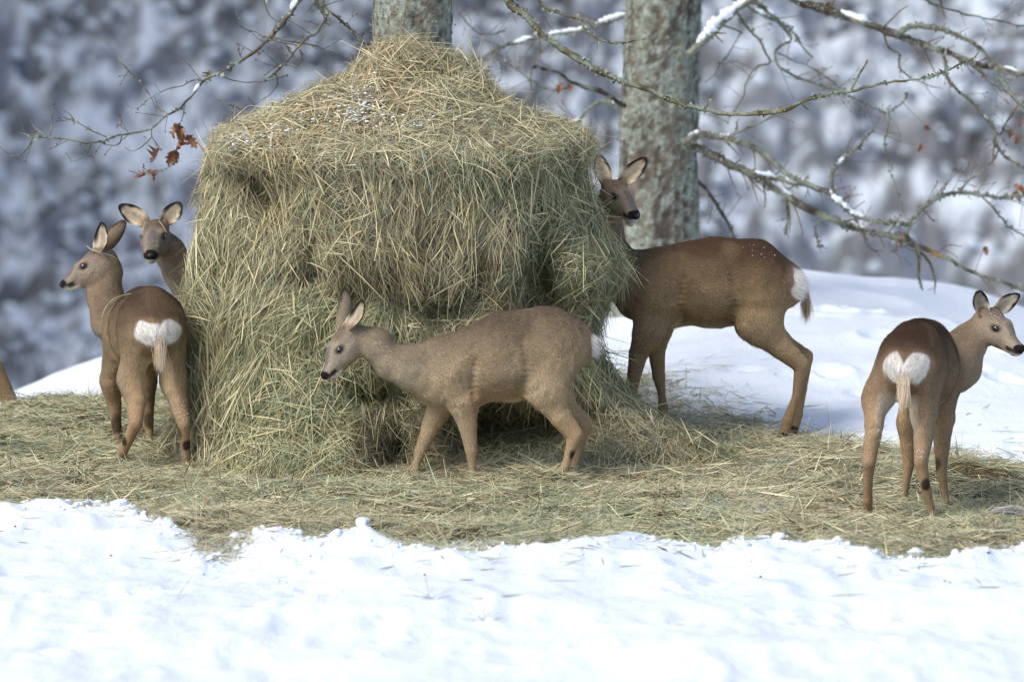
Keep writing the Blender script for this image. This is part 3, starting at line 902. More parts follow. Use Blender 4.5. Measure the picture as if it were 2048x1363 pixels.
    el_ = ((hx - .207) / .034) ** 2 + (hy / .034) ** 2 + ((hz + .038) / .0190) ** 2
    stache = sstep(1.15, .9, el_)
    stache = np.maximum(stache, sstep(.146, .158, hx) * sstep(-.063, -.057, hz) * sstep(-.038, -.046, hz) * sstep(.010, .016, hy) * .95)
    chd = mixc(chd, np.array([.014, .012, .012]), stache)
    white = np.array([.72, .69, .64])
    chd = mixc(chd, white, sstep(.125, .145, hx) * sstep(-.0620, -.0680, hz))
    chd = mixc(chd, white, sstep(.176, .184, hx) * sstep(-.050, -.056, hz) * (1 - stache))
    chd = mixc(chd, white, .9 * np.exp(-((hx - .188) / .010) ** 2 - ((hy - .016) / .006) ** 2 - ((hz + .055) / .0055) ** 2))
    col = ct * wt['torso'] + crp * wt['rump'] + cn * wt['neck'] + chd * wt['head'] + cth * wt['thigh'] + csh * wt['shoulder'] + cl * wt['leg']
    col = mixc(col, och, .55 * sstep(.004, .010, gv) * sstep(.46, .40, zb) * sstep(-.02, .05, x))
    # white rump patch, kidney shaped
    pz, pw, ph = patch
    py_ = np.abs(y)
    cz0 = lift(-.35, pz)
    lob = ((py_ - pw * .5) / (pw * .62)) ** 2 + ((z - cz0 - .008) / (ph)) ** 2
    pm = sstep(1.25, .85, lob + .5 * nz2 + .25 * nz) * sstep(-.25, -.29, x) * sstep(.25, -.05, N[:, 0])
    col = mixc(col, np.array([.80, .77, .72]), pm)
    ring = sstep(2.3, 1.2, lob) * (1 - pm) * sstep(-.27, -.31, x) * sstep(.2, -.1, N[:, 0])
    col = mixc(col, pal['ring'], .38 * ring)
    # dark gland tufts on the hind shanks
    for lg in legs:
        if 'gland' in lg:
            g = np.array(lg['gland']); dd = np.linalg.norm((V - g) * np.array([1, 1, .8]), axis=1)
            col = mixc(col, np.array([.022, .017, .015]), sstep(.026, .014, dd) * .95)
        for q, rr in lg.get('dark', []):
            dd = np.linalg.norm((V - np.array(q)) * np.array([1, 1, .45]), axis=1)
            col = mixc(col, np.array([.035, .026, .02]), sstep(rr, rr * .5, dd + .006 * nz2) * .8)
    col = col * (1 + .10 * nz + .10 * nz2)[:, None]
    body = mesh_obj('body', V, F, M['skin'], parent=rt, col=col * .92)
    # fur: short hairs lying along the flow
    q = V[F]; cr = np.cross(q[:, 2] - q[:, 0], q[:, 3] - q[:, 1]); ar = .5 * np.linalg.norm(cr, axis=1)
    wl = wt['leg'][:, 0][F].mean(1); wh = wt['head'][:, 0][F].mean(1)
    pk = rg.choice(len(F), nfur, p=(ar * (1 + 1.0 * wh + 1.2 * wl)) / np.sum(ar * (1 + 1.0 * wh + 1.2 * wl)))
    a = rg.random((nfur, 1)); b = rg.random((nfur, 1))
    bil = lambda X: (X[F[pk, 0]] * (1 - a) + X[F[pk, 1]] * a) * (1 - b) + (X[F[pk, 3]] * (1 - a) + X[F[pk, 2]] * a) * b
    P = bil(V); Nf = nrm(bil(N)); fl = bil(flow); c = bil(col)
    whd = bil(wt['head'])[:, 0]; wlg = bil(wt['leg'])[:, 0]; pmf = bil(pm[:, None])[:, 0]; wb = bil(low[:, None])[:, 0]
    hp_ = ((P - head) @ headR) / hs
    keep = ~((whd > .5) & (((hp_[:, 0] > .188) & (hp_[:, 2] > -.058)) | ((np.abs(hp_[:, 0] - .0875) < .014) & (np.abs(hp_[:, 2] - .001) < .0095) & (np.abs(hp_[:, 1]) > .03))))
    P, Nf, fl, c, whd, wlg, pmf, wb = (v[keep] for v in (P, Nf, fl, c, whd, wlg, pmf, wb)); m = len(P)
    fl = fl + .25 * np.stack([noise3(P[:, 0] * 7, P[:, 1] * 7, P[:, 2] * 7, k) for k in (31, 32, 33)], -1) + rg.normal(0, .13, (m, 3))
    tg = nrm(fl - Nf * np.sum(fl * Nf, -1, keepdims=True))
    L = (.019 * (1 - whd) + .0065 * whd) * (1 - .62 * wlg) * (1 + 1.1 * pmf + .5 * wb) * rg.uniform(.6, 1.3, m)
    ang = np.clip(rg.normal(.24, .10, m) + .30 * pmf, .05, .9)
    D = tg * np.cos(ang)[:, None] + Nf * np.sin(ang)[:, None]
    S = nrm(np.cross(D, Nf)); wd = .0015 * rg.uniform(.7, 1.3, m) * (1 - .35 * whd)
    c = c * rg.lognormal(0, .34, (m, 1)) * (1 + rg.normal(0, .04, (m, 3)))
    tipc = c * 1.15; agouti = rg.random(m) < .22; tipc[agouti] *= 1.45
    dark = rg.random(m) < .15; c[dark] *= .7; tipc[dark] *= .65
    P0 = P - Nf * .001
    Vh = np.stack([P0 - S * wd[:, None] * .5, P0 + S * wd[:, None] * .5, P0 + D * L[:, None] - Nf * (L * .10)[:, None]], 1).reshape(-1, 3)
    Ch = np.stack([c, c, tipc], 1).reshape(-1, 3)
    mesh_obj('fur', Vh, np.arange(3 * m).reshape(-1, 3), M['fur'], parent=rt, col=Ch, smooth=False, kind='stuff')
    # tail tuft
    if tail:
        def tuft(nm, p0, dr, n_, L_, w_, cA, cB, spread=.018):
            PP = np.array(p0) + rg.normal(0, 1, (n_, 3)) * np.array([.006, spread * .55, .012])
            DD = nrm(np.array(dr) + rg.normal(0, 1, (n_, 3)) * np.array([.10, .10, .05]) + np.array([0, 1, 0]) * (-(PP[:, 1:2] - p0[1]) * 5))
            LL = L_ * rg.uniform(.6, 1.1, n_)
            SS = nrm(np.cross(DD, np.array([-1, 0, 0]) + rg.normal(0, .4, (n_, 3))))
            t_ = rg.random((n_, 1)); cc_ = (cA * t_ + cB * (1 - t_)) * rg.uniform(.8, 1.1, (n_, 1))
            v_, f_, c_ = strands(PP, DD, SS, LL, np.full(n_, w_), np.array([[.10, 0, -.10]]) * np.ones((n_, 3)), cc_, cc_ * .95, 3, .15)
            mesh_obj(nm, v_, f_, M['fur'], parent=rt, col=c_, smooth=False, kind='stuff')
        xr = V[(np.abs(y) < .02) & (x < -.3) & (np.abs(z - (cz0 - .03)) < .015), 0]
        xr = xr.min() if len(xr) else -.40
        tuft('tail_tuft', (xr + .002, 0, cz0 - .024), (-.16, 0, -1), 900, .104, .0015, np.array([.80, .73, .60]), np.array([.60, .42, .24]))
    if belly_tuft:
        bx = -.165; bz = V[(np.abs(y) < .02) & (np.abs(x - bx) < .02), 2].min()
        PP = np.array([bx, 0, bz + .01]) + rg.normal(0, .006, (200, 3)); DD = nrm(np.array([0, 0, -1]) + rg.normal(0, .12, (200, 3)))
        SS = nrm(np.cross(DD, rg.normal(0, 1, (200, 3))))
        cc_ = (och * 1.1) * rg.uniform(.8, 1.2, (200, 1))
        v_, f_, c_ = strands(PP, DD, SS, np.full(200, .065) * rg.uniform(.6, 1.1, 200), np.full(200, .002), np.zeros((200, 3)), cc_, cc_ * 1.1, 2, .2)
        mesh_obj('belly_tuft', v_, f_, M['fur'], parent=rt, col=c_, smooth=False, kind='stuff')
    # eyes, nose
    hw = lambda p: headR @ (np.array(p) * hs) + head
    def ball(nm, ctr_, r3, mat, n1=14, n2=10, Rm=headR):
        th = np.linspace(0, 2 * np.pi, n1, endpoint=False); ph_ = np.linspace(0, np.pi, n2 + 1)[1:-1]
        pts = [np.array([0, 0, 1.])] + [np.array([math.sin(p) * math.cos(t), math.sin(p) * math.sin(t), math.cos(p)]) for p in ph_ for t in th] + [np.array([0, 0, -1.])]
        pts = np.array(pts) * r3
        FF = []
        for j in range(n1): FF.append([0, 1 + j, 1 + (j + 1) % n1])
        for i in range(len(ph_) - 1):
            for j in range(n1):
                a_ = 1 + i * n1 + j; b_ = 1 + i * n1 + (j + 1) % n1; FF.append([a_, a_ + n1, b_ + n1, b_])
        last = len(pts) - 1
        for j in range(n1): FF.append([last, 1 + (len(ph_) - 1) * n1 + (j + 1) % n1, 1 + (len(ph_) - 1) * n1 + j])
        return mesh_obj(nm, (Rm @ (pts * hs).T).T + ctr_, FF, mat, parent=rt)
    hloc = V[(wt['head'][:, 0] > .6)]; hl = ((hloc - head) @ headR) / hs
    for s in (-1, 1):
        sel = hl[(np.abs(hl[:, 0] - .0875) < .008) & (np.abs(hl[:, 2] - .001) < .006) & (hl[:, 1] * s > 0)]
        ye = np.abs(sel[:, 1]).max() if len(sel) else .045
        ball('eye', hw((.0875, s * (ye - .0075), .001)), np.array([.0148, .0120, .0118]), M['eye'])
    nz_o = ball('nose', hw((.2035, 0, -.0390)), np.array([.0132, .0150, .0108]), M['nose'])
    if mouth:
        ball('tongue', hw((.176, 0, -.0765)), np.array([.018, .0085, .005]), M['mouth'])
    # ears
    for ei, (sgn, tip, opn, w_, cup) in enumerate(ears):
        bs = hw((-.002, sgn * .040, .030))
        tip = np.array(tip, float)
        EV, EF, (U, Vv, Pin, Pout, EN, eax, eop, esd) = ear_mesh(bs, tip, opn, w_ * hs)
        npt = U.size
        rim = sstep(.46, .86, np.abs(Vv) + .16 * noise2(U * 6, Vv * 3 + ei * 7, 8)) * sstep(.15, .5, U); tipd = sstep(.76, .92, U)
        inc = np.tile(np.array(pal['earin']), (*U.shape, 1)) * (1 - .45 * np.exp(-(Vv / .35) ** 2) * (.5 + .5 * noise2(U * 9, Vv * 4, 3)))[..., None]
        dk = np.array([.018, .014, .012])
        inc = inc + (dk - inc) * np.clip(rim + tipd, 0, 1)[..., None]
        inc = inc + (och - inc) * (.7 * sstep(.22, .0, U))[..., None]
        ouc = np.tile(neckc * .9, (*U.shape, 1)); ouc = ouc + (dk - ouc) * np.clip(.9 * sstep(.70, .95, U) + .8 * rim, 0, 1)[..., None]
        eo = mesh_obj('ear', EV, EF, M['skin'], parent=rt, col=np.concatenate([inc.reshape(-1, 3), ouc.reshape(-1, 3)]))
        # ear hair: pale locks inside, short coat outside
        ne = 1500
        ui = rg.integers(1, U.shape[0] - 2, ne); vi = rg.integers(1, U.shape[1] - 1, ne)
        Pi = Pin[ui, vi] + rg.normal(0, .0012, (ne, 3)); vfrac = Vv[ui, vi]
        Di = nrm(eax * .6 - esd * vfrac[:, None] * .9 + eop * .35 + rg.normal(0, .3, (ne, 3)))
        ci = inc[ui, vi] * rg.uniform(.75, 1.35, (ne, 1))
        Li = .016 * rg.uniform(.5, 1.2, ne) * np.where(np.abs(vfrac) > .5, .35, 1)
        Si = nrm(np.cross(Di, eop + rg.normal(0, .3, (ne, 3))))
        Vi = np.stack([Pi - Si * .0006, Pi + Si * .0006, Pi + Di * Li[:, None]], 1)
        Po = Pout[ui, vi]; Do = nrm(eax + rg.normal(0, .2, (ne, 3)) - EN[ui, vi] * .25); co = ouc[ui, vi] * rg.uniform(.7, 1.4, (ne, 1))
        So = nrm(np.cross(Do, EN[ui, vi])); Lo = .009 * rg.uniform(.6, 1.2, ne)
        Vo = np.stack([Po - So * .0006, Po + So * .0006, Po + Do * Lo[:, None]], 1)
        VV = np.concatenate([Vi, Vo]).reshape(-1, 3); CC = np.repeat(np.concatenate([ci, co]), 3, axis=0)
        mesh_obj('ear_fur', VV, np.arange(len(VV)).reshape(-1, 3), M['fur'], parent=eo, col=CC, smooth=False, kind='stuff')
    # hooves
    for lg in legs:
        f0 = np.array(lg['p'][-1][0]); fw = np.array(lg.get('toe', (1, 0, 0)), float)
        VH, FH = [], []
        for s in (-1, 1):
            side = np.cross([0, 0, 1], fw)
            c0 = f0 + side * s * .009
            ring = []
            for (zz, fwd0, fwd1, hw_) in [(.006, -.016, .020, .010), (-.018, -.016, .034, .011), (-.030, -.014, .042, .010)]:
                for t in range(8):
                    a_ = t / 8 * 2 * math.pi; k = (math.cos(a_) + 1) / 2
                    pt = c0 + fw * (fwd0 + (fwd1 - fwd0) * k) + side * math.sin(a_) * hw_ * (1 - .55 * k ** 2) + np.array([0, 0, zz])
                    ring.append(pt)
            o_ = len(VH); VH += ring
            for r_ in range(2):
                for t in range(8): FH.append([o_ + r_ * 8 + t, o_ + r_ * 8 + (t + 1) % 8, o_ + (r_ + 1) * 8 + (t + 1) % 8, o_ + (r_ + 1) * 8 + t])
            FH.append([o_ + 16 + t for t in range(8)][::-1]); FH.append([o_ + t for t in range(8)])
        mesh_obj('hoof', np.array(VH), FH, M['hoof'], parent=rt, smooth=False)
    # straws caught on the coat
    cyw, syw = math.cos(yaw), math.sin(yaw)
    VW = np.stack([(V[:, 0] * cyw - V[:, 1] * syw) * sc + root[0], (V[:, 0] * syw + V[:, 1] * cyw) * sc + root[1], V[:, 2] * sc + root[2]], -1)
    dpt = (VW[:, 1] - CAMY) * math.cos(PITCH) - (VW[:, 2] - CAMZ) * math.sin(PITCH)
    upc = (VW[:, 1] - CAMY) * math.sin(PITCH) + (VW[:, 2] - CAMZ) * math.cos(PITCH)
    PX = 1024 + VW[:, 0] / dpt * FPX; PY = 681.5 - upc / dpt * FPX
    for poly, lab_, col_ in straws:
        pts_ = []
        for a_, b_ in poly:
            dd = np.hypot(PX - a_, PY - b_); cand = np.where(dd < max(7, dd.min() + 1))[0]
            k_ = cand[np.argmin(dpt[cand])]
            pts_.append(W(a_, b_, VW[k_, 1] - .012))
        Q = subdiv(pts_, .01); V_, F_ = tube(Q, np.linspace(.0026, .0014, len(Q)), 5, .3, 3)
        mesh_obj('hay_straw', V_, F_, M['hay'], col=np.tile(col_, (len(V_), 1)), label=lab_, cat='straw', group='straws caught on the deer')
    # snow grains on the coat
    if snow:
        for (sx, sy, sz, sr, cnt) in snow:
            dd = np.linalg.norm(V - np.array([sx, sy, sz]), axis=1); near_ = np.argsort(dd)[:400]
            near_ = near_[dd[near_] < sr]
            if len(near_) == 0: continue
            ch = rg.choice(near_, min(cnt, len(near_)))
            pp_ = V[ch] + N[ch] * .006
            sv_, sf_ = lumps(pp_, rg.uniform(.0008, .0026, len(ch)))
            mesh_obj('snow_grains', sv_, sf_, M['snowlump'], parent=rt, kind='stuff')
    return rt

def localiser(root, yaw, sc):
    c, s = math.cos(yaw), math.sin(yaw)
    def L(px, py, Y):
        w = W(px, py, Y) - np.array(root)
        return np.array([(w[0] * c + w[1] * s) / sc, (-w[0] * s + w[1] * c) / sc, w[2] / sc])
    def D(v):
        v = np.array(v, float)
        return np.array([v[0] * c + v[1] * s, -v[0] * s + v[1] * c, v[2]])
    return L, D

PAL_A = dict(back=lin(94, 82, 67), flank=lin(154, 137, 111), belly=lin(212, 190, 154), ochre=lin(176, 142, 104), grey=lin(172, 158, 140), leg=lin(168, 150, 122),
             face=lin(160, 147, 131), neck=lin(148, 136, 114), brow=lin(108, 94, 80), bridge=lin(108, 102, 98), ring=lin(152, 126, 102), earin=lin(216, 204, 182))
PAL_B = dict(PAL_A, back=lin(72, 54, 40), flank=lin(146, 125, 96), neck=lin(130, 112, 92), leg=lin(150, 130, 102), belly=lin(200, 176, 138), ochre=lin(160, 126, 88), face=lin(158, 144, 126), brow=lin(106, 90, 74))
PAL_C = dict(PAL_A, back=lin(68, 52, 40), flank=lin(138, 120, 94), neck=lin(140, 122, 102), leg=lin(152, 136, 112), ochre=lin(160, 128, 94), face=lin(152, 138, 122))
PAL_D = dict(PAL_A, back=lin(56, 41, 30), flank=lin(134, 114, 92), neck=lin(150, 132, 110), leg=lin(156, 139, 113), belly=lin(206, 198, 182), ochre=lin(158, 126, 92), face=lin(158, 144, 126))
PAL_E = dict(PAL_A, face=lin(142, 130, 118), neck=lin(128, 114, 98), brow=lin(100, 86, 74), flank=lin(124, 108, 90), back=lin(92, 76, 62))

# --- A: the one in front, side on, nibbling
yA = math.pi; rA = W(993, 966, -.10); sA = 1.0
LA, DA = localiser(rA, yA, sA)
head = LA(703, 652, -.12) - DA((0, 0, .03))
hR = rotm(R(18), R(-44))
legsA = [
    dict(reg='hind', p=[((-.245, .065, .555), .118), ((-.205, .085, .40), .088), ((-.262, .085, .285), .047), ((-.318, .082, .205), .031), ((-.290, .080, .105), .0172), ((-.262, .080, .030), .0235), ((-.250, .08, -.01), .021)], gland=(-.315, .105, .125)),
    dict(reg='hind', p=[((-.245, -.065, .555), .118), ((-.215, -.085, .40), .085), ((-.29, -.085, .30), .045), ((-.362, -.082, .232), .031), ((-.335, -.080, .12), .0172), ((-.312, -.080, .040), .0235), ((-.30, -.08, 0), .021)]),
    dict(reg='fore', p=[((.185, .075, .44), .098), ((.135, .085, .345), .064), ((.118, .082, .25), .039), ((.103, .080, .145), .0255), ((.098, .078, .075), .0155), ((.092, .078, .030), .0185), ((.090, .078, -.01), .019)]),
    dict(reg='fore', p=[((.20, -.075, .43), .095), ((.222, -.080, .335), .060), ((.270, -.078, .225), .038), ((.312, -.075, .125), .025), ((.328, -.073, .070), .0155), ((.336, -.073, .035), .020), ((.34, -.073, .00), .019)])]
earsA = [(1, LA(726, 598, -.15), DA((-.75, -.7, .1)), .046, .9), (-1, LA(690, 574, -.02), DA((-.5, .75, 0)), .046, .9)]
neckA = [((.225, 0, .465), .118), ((.33, 0, .475), .094), ((.43, 0, .502), .071), (tuple(LA(752, 690, -.11)), .062), (tuple(head + hR @ np.array([0.005, 0, -.012])), .050)]
make_deer('roe_deer', 'grey brown roe deer side on in front of the hay heap, head lowered to nibble', 'roe deer feeding round the hay heap', tuple(rA), yA, sA, PAL_A, 0, 0,
          neckA, head, hR, 1.0, legsA, earsA, seed=1, patch=(.560, .062, .046), straws=[([(884, 640), (900, 642), (906, 652), (910, 664)], 'short straw on the back of the deer in front of the heap', lin(176, 176, 150))], tail=False, belly_tuft=True, nfur=66000)

# --- B: behind on the right, side on, looking back over its shoulder
yB = math.pi; sB = 1.07; rB = W(1405, 857, 1.3)
LB, DB = localiser(rB, yB, sB)
hR = rotm(R(-62) - yB, R(-15)); head = LB(1227, 364, 1.22) - DB((0, 0, .03))
bz = lambda x, y, z: (x, y, z + .035)
legsB = [
    dict(reg='hind', p=[(bz(-.235, .062, .555), .118), (bz(-.225, .082, .40), .088), (bz(-.310, .080, .305), .047), ((-.395, .080, .262), .030), ((-.375, .078, .140), .0172), ((-.340, .078, .040), .0235), ((-.325, .078, -.01), .021)]),
    dict(reg='hind', p=[(bz(-.235, -.062, .555), .118), (bz(-.215, -.082, .40), .085), (bz(-.320, -.080, .315), .045), ((-.418, -.080, .275), .030), ((-.408, -.078, .150), .0172), ((-.385, -.078, .050), .0235), ((-.375, -.078, 0), .021)]),
    dict(reg='fore', p=[((.20, .072, .50), .100), ((.215, .085, .41), .066), ((.262, .080, .31), .038), ((.285, .078, .19), .0255), ((.290, .076, .10), .0155), ((.292, .076, .040), .0185), ((.295, .076, 0), .019)]),
    dict(reg='fore', p=[((.19, -.072, .50), .098), ((.175, -.082, .42), .060), ((.185, -.078, .31), .036), ((.175, -.075, .20), .0255), ((.163, -.073, .13), .0155), ((.158, -.073, .080), .020), ((.155, -.073, .03), .019)])]
earsB = [(1, LB(1294, 315, 1.24), DB((-.1, -1, .1)), .044, .9), (-1, LB(1196, 306, 1.24), DB((.2, -1, 0)), .044, .9)]
neckB = [((.25, 0, .57), .116), ((.365, 0, .67), .084), ((.395, 0, .80), .066), (tuple(head + hR @ np.array([0.0, 0, -.03])), .052)]
make_deer('roe_deer', 'dark brown roe deer right of the heap, head turned back towards the oak trunk', 'roe deer feeding round the hay heap', tuple(rB), yB, sB, PAL_B, .035, .095,
          neckB, head, hR, .98, legsB, earsB, seed=2, mouth=True, nfur=60000, patch=(.575, .080, .062), snow=[(-.20, .09, .72, .10, 10), (-.27, .08, .69, .05, 4)])

# --- C: left, seen from behind, head in profile to the left
yC = R(104); sC = 1.0; rC = W(286, 941, .57); rC[2] = 0.0
LC, DC = localiser(rC, yC, sC)
hR = rotm(R(180) - yC, R(-22)); head = LC(207, 501, .92) - DC((0, 0, .03))
f = lambda px, py, Y: tuple(LC(px, py, Y))
legsC = [
    dict(reg='hind', p=[((-.235, .062, .590), .112), (f(262, 758, .33), .082), (f(272, 805, .27), .050), (f(272, 846, .22), .032), (f(256, 880, .27), .025), (f(238, 918, .33), .025), (f(229, 942, .36), .022)], gland=f(245, 882, .25)),
    dict(reg='hind', p=[((-.235, -.062, .590), .112), (f(347, 760, .38), .082), (f(358, 808, .32), .046), (f(368, 850, .27), .030), (f(371, 890, .29), .022), (f(373, 928, .31), .022), (f(374, 950, .32), .020)], gland=f(374, 890, .27),
         dark=[(f(360, 862, .27), .022)]),
    dict(reg='fore', p=[((.20, .072, .50), .098), (f(222, 762, .86), .062), (f(228, 805, .88), .038), (f(233, 852, .88), .025), (f(236, 885, .88), .020), (f(236, 910, .88), .020), (f(236, 922, .88), .019)],
         dark=[(f(232, 845, .86), .03)]),
    dict(reg='fore', p=[((.20, -.072, .50), .098), (f(293, 762, .80), .060), (f(295, 800, .82), .036), (f(297, 840, .82), .0255), (f(299, 866, .82), .020), (f(300, 890, .82), .020), (f(300, 905, .82), .019)],
         dark=[(f(296, 838, .80), .022)])]
for lg in legsC: lg['toe'] = (1, 0, 0)
earsC = [(1, LC(203, 443, .90), DC((-.55, -.85, 0)), .045, .9), (-1, LC(251, 440, 1.06), DC((-.2, .6, -.2)), .042, .9)]
neckC = [((.22, 0, .555), .112), (f(223, 640, .90), .085), (f(210, 590, .94), .072), (f(212, 545, .95), .066), (tuple(head + hR @ np.array([0.0, 0, -.022])), .055)]
make_deer('roe_deer', 'roe deer at the left seen from behind, its head in profile to the left', 'roe deer feeding round the hay heap', tuple(rC), yC, sC, PAL_C, .035, .045,
          neckC, head, hR, 1.02, legsC, earsC, seed=3, nfur=60000, rump=1.06, belly=.93, straws=[([(203, 636), (212, 614), (228, 598), (246, 590), (263, 587)], 'long green straw lying over the back of the left deer', lin(170, 176, 138)), ([(174, 492), (184, 500), (200, 504), (222, 511), (234, 518)], 'green straw round the base of the ears of the left deer', lin(164, 170, 140))], patch=(.562, .090, .048), snow=[(*f(367, 815, .25), .05, 24), (*f(368, 835, .25), .03, 10)])

# --- D: right, seen from behind, head turned right
yD = R(76); sD = 1.0; rD = W(1843, 1020, -.83); rD[2] = 0.0
LD, DD = localiser(rD, yD, sD)
hR = rotm(R(-47) - yD, R(-20)); head = LD(1975, 622, -.62) - DD((0, 0, .03))
f = lambda px, py, Y: tuple(LD(px, py, Y))
legsD = [
    dict(reg='hind', p=[((-.235, .062, .590), .108), (f(1752, 800, -1.05), .078), (f(1748, 850, -1.12), .044), (f(1738, 925, -1.18), .030), (f(1736, 965, -1.15), .0215), (f(1736, 1000, -1.12), .0215), (f(1736, 1018, -1.10), .020)],
         dark=[(f(1730, 945, -1.15), .022)]),
    dict(reg='hind', p=[((-.235, -.062, .590), .108), (f(1846, 815, -1.08), .080), (f(1847, 870, -1.14), .048), (f(1842, 925, -1.20), .031), (f(1850, 968, -1.20), .0235), (f(1862, 1015, -1.18), .0172), (f(1868, 1048, -1.17), .021)],
         gland=f(1852, 968, -1.22), dark=[(f(1836, 945, -1.18), .022)]),
    dict(reg='fore', p=[((.20, .072, .50), .096), (f(1815, 845, -.62), .058), (f(1817, 890, -.62), .038), (f(1817, 930, -.62), .0265), (f(1812, 965, -.62), .0185), (f(1808, 995, -.62), .0185), (f(1808, 1016, -.62), .019)],
         dark=[(f(1822, 905, -.6), .02)]),
    dict(reg='fore', p=[((.20, -.072, .50), .096), (f(1886, 835, -.70), .060), (f(1884, 885, -.72), .040), (f(1883, 935, -.74), .0265), (f(1888, 980, -.76), .0185), (f(1894, 1020, -.78), .0215), (f(1896, 1036, -.78), .019)],
         dark=[(f(1878, 930, -.75), .02)])]
earsD = [(-1, LD(1957, 581, -.70), DD((.35, -.9, 0)), .042, .9), (1, LD(2041, 588, -.52), DD((.3, -.9, .1)), .040, .9)]
neckD = [((.22, 0, .555), .115), (f(1916, 735, -.56), .092), (f(1934, 690, -.60), .074), (tuple(head + hR @ np.array([-0.004, 0, -.028])), .060)]
make_deer('roe_deer', 'roe deer at the right seen from behind, white rump, head turned right', 'roe deer feeding round the hay heap', tuple(rD), yD, sD, PAL_D, .035, .040,
          neckD, head, hR, 1.02, legsD, earsD, seed=4, nfur=60000, patch=(.566, .084, .055), snow=[(*f(1738, 870, -1.15), .05, 30), (*f(1840, 905, -1.25), .04, 26), (*f(1992, 625, -.7), .03, 16)])

# --- E: behind the left deer, face on
yE = math.pi; sE = 1.0; rE = W(545, 885, 2.05); rE[2] = 0.0
LE, DE = localiser(rE, yE, sE)
hR = rotm(R(-93) - yE, R(-12)); head = LE(311, 446, 1.95) - DE((0, 0, .03))
f = lambda px, py, Y: tuple(LE(px, py, Y))
std = lambda s: (
    dict(reg='hind', p=[((-.235, s * .062, .585), .115), ((-.22, s * .082, .42), .086), ((-.30, s * .08, .30), .046), ((-.37, s * .08, .24), .030), ((-.35, s * .078, .13), .0172), ((-.33, s * .078, .04), .0235), ((-.32, s * .078, 0), .021)]),
    dict(reg='fore', p=[((.20, s * .072, .49), .098), ((.17, s * .082, .38), .060), ((.175, s * .078, .28), .037), ((.18, s * .076, .17), .0255), ((.18, s * .074, .09), .0155), ((.18, s * .074, .04), .0185), ((.18, s * .074, 0), .019)]))
legsE = list(std(1)) + list(std(-1))
earsE = [(1, LE(361, 404, 1.97), DE((-.15, -1, .1)), .045, .9), (-1, LE(237, 410, 1.97), DE((-.1, -1, .25)), .045, .9)]
neckE = [((.22, 0, .53), .115), (f(392, 600, 2.02), .090), (f(362, 545, 2.0), .072), (f(340, 505, 2.0), .064), (tuple(head + hR @ np.array([0.0, 0, -.03])), .055)]
make_deer('roe_deer', 'roe deer looking straight at the camera from behind the heap, only head and neck showing', 'roe deer feeding round the hay heap', tuple(rE), yE, sE, PAL_E, .03, .03,
          neckE, head, hR, 1.14, legsE, earsE, seed=5, nfur=42000, straws=[([(291, 443), (286, 456), (283, 470)], 'left one of two straws on the forehead of the deer facing the camera', lin(190, 184, 140)), ([(318, 442), (326, 452), (333, 465)], 'right one of two straws on the forehead of the deer facing the camera', lin(186, 178, 130)), ([(290, 506), (294, 496), (302, 491), (317, 492)], 'straw across the nose bridge of the deer facing the camera', lin(186, 170, 130))])

# --- F: standing outside the left edge, only a foreleg reaches in
yF = 0.0; sF = 1.0; rF = W(-180, 848, 2.1); rF[2] = 0.0
LF, DF = localiser(rF, yF, sF)
hR = rotm(R(150), R(-20)); head = LF(-110, 500, 2.2)
legsF = [list(std(1))[0], list(std(-1))[0], list(std(1))[1],
         dict(reg='fore', p=[((.20, -.072, .49), .098), ((.27, -.08, .36), .068), ((.375, -.08, .235), .052), ((.445, -.08, .11), .036), ((.468, -.078, .060), .026), ((.48, -.078, .02), .022), ((.485, -.078, -.01), .020)])]
earsF = [(1, head + np.array([-.02, -.10, .14]), (-.6, -.6, .1), .045, .9), (-1, head + np.array([.10, .06, .13]), (.2, .6, .1), .045, .9)]
neckF = [((.20, 0, .54), .115), ((.22, 0, .70), .080), (tuple(head + np.array([0.0, 0, -.04])), .055)]
make_deer('roe_deer', 'roe deer mostly outside the left edge, only one brown foreleg standing in the hay', 'roe deer feeding round the hay heap', tuple(rF), yF, sF, PAL_B, .03, .04,
          neckF, head, hR, 1.0, legsF, earsF, seed=6, nfur=30000)

# ------------------------------------------------------------------ TREES
BARK = lin(110, 102, 90); BARKD = lin(78, 73, 66); LICH = lin(136, 142, 126); LICHB = lin(146, 154, 144); OLIVE = lin(112, 108, 78); YEL = lin(186, 140, 40)

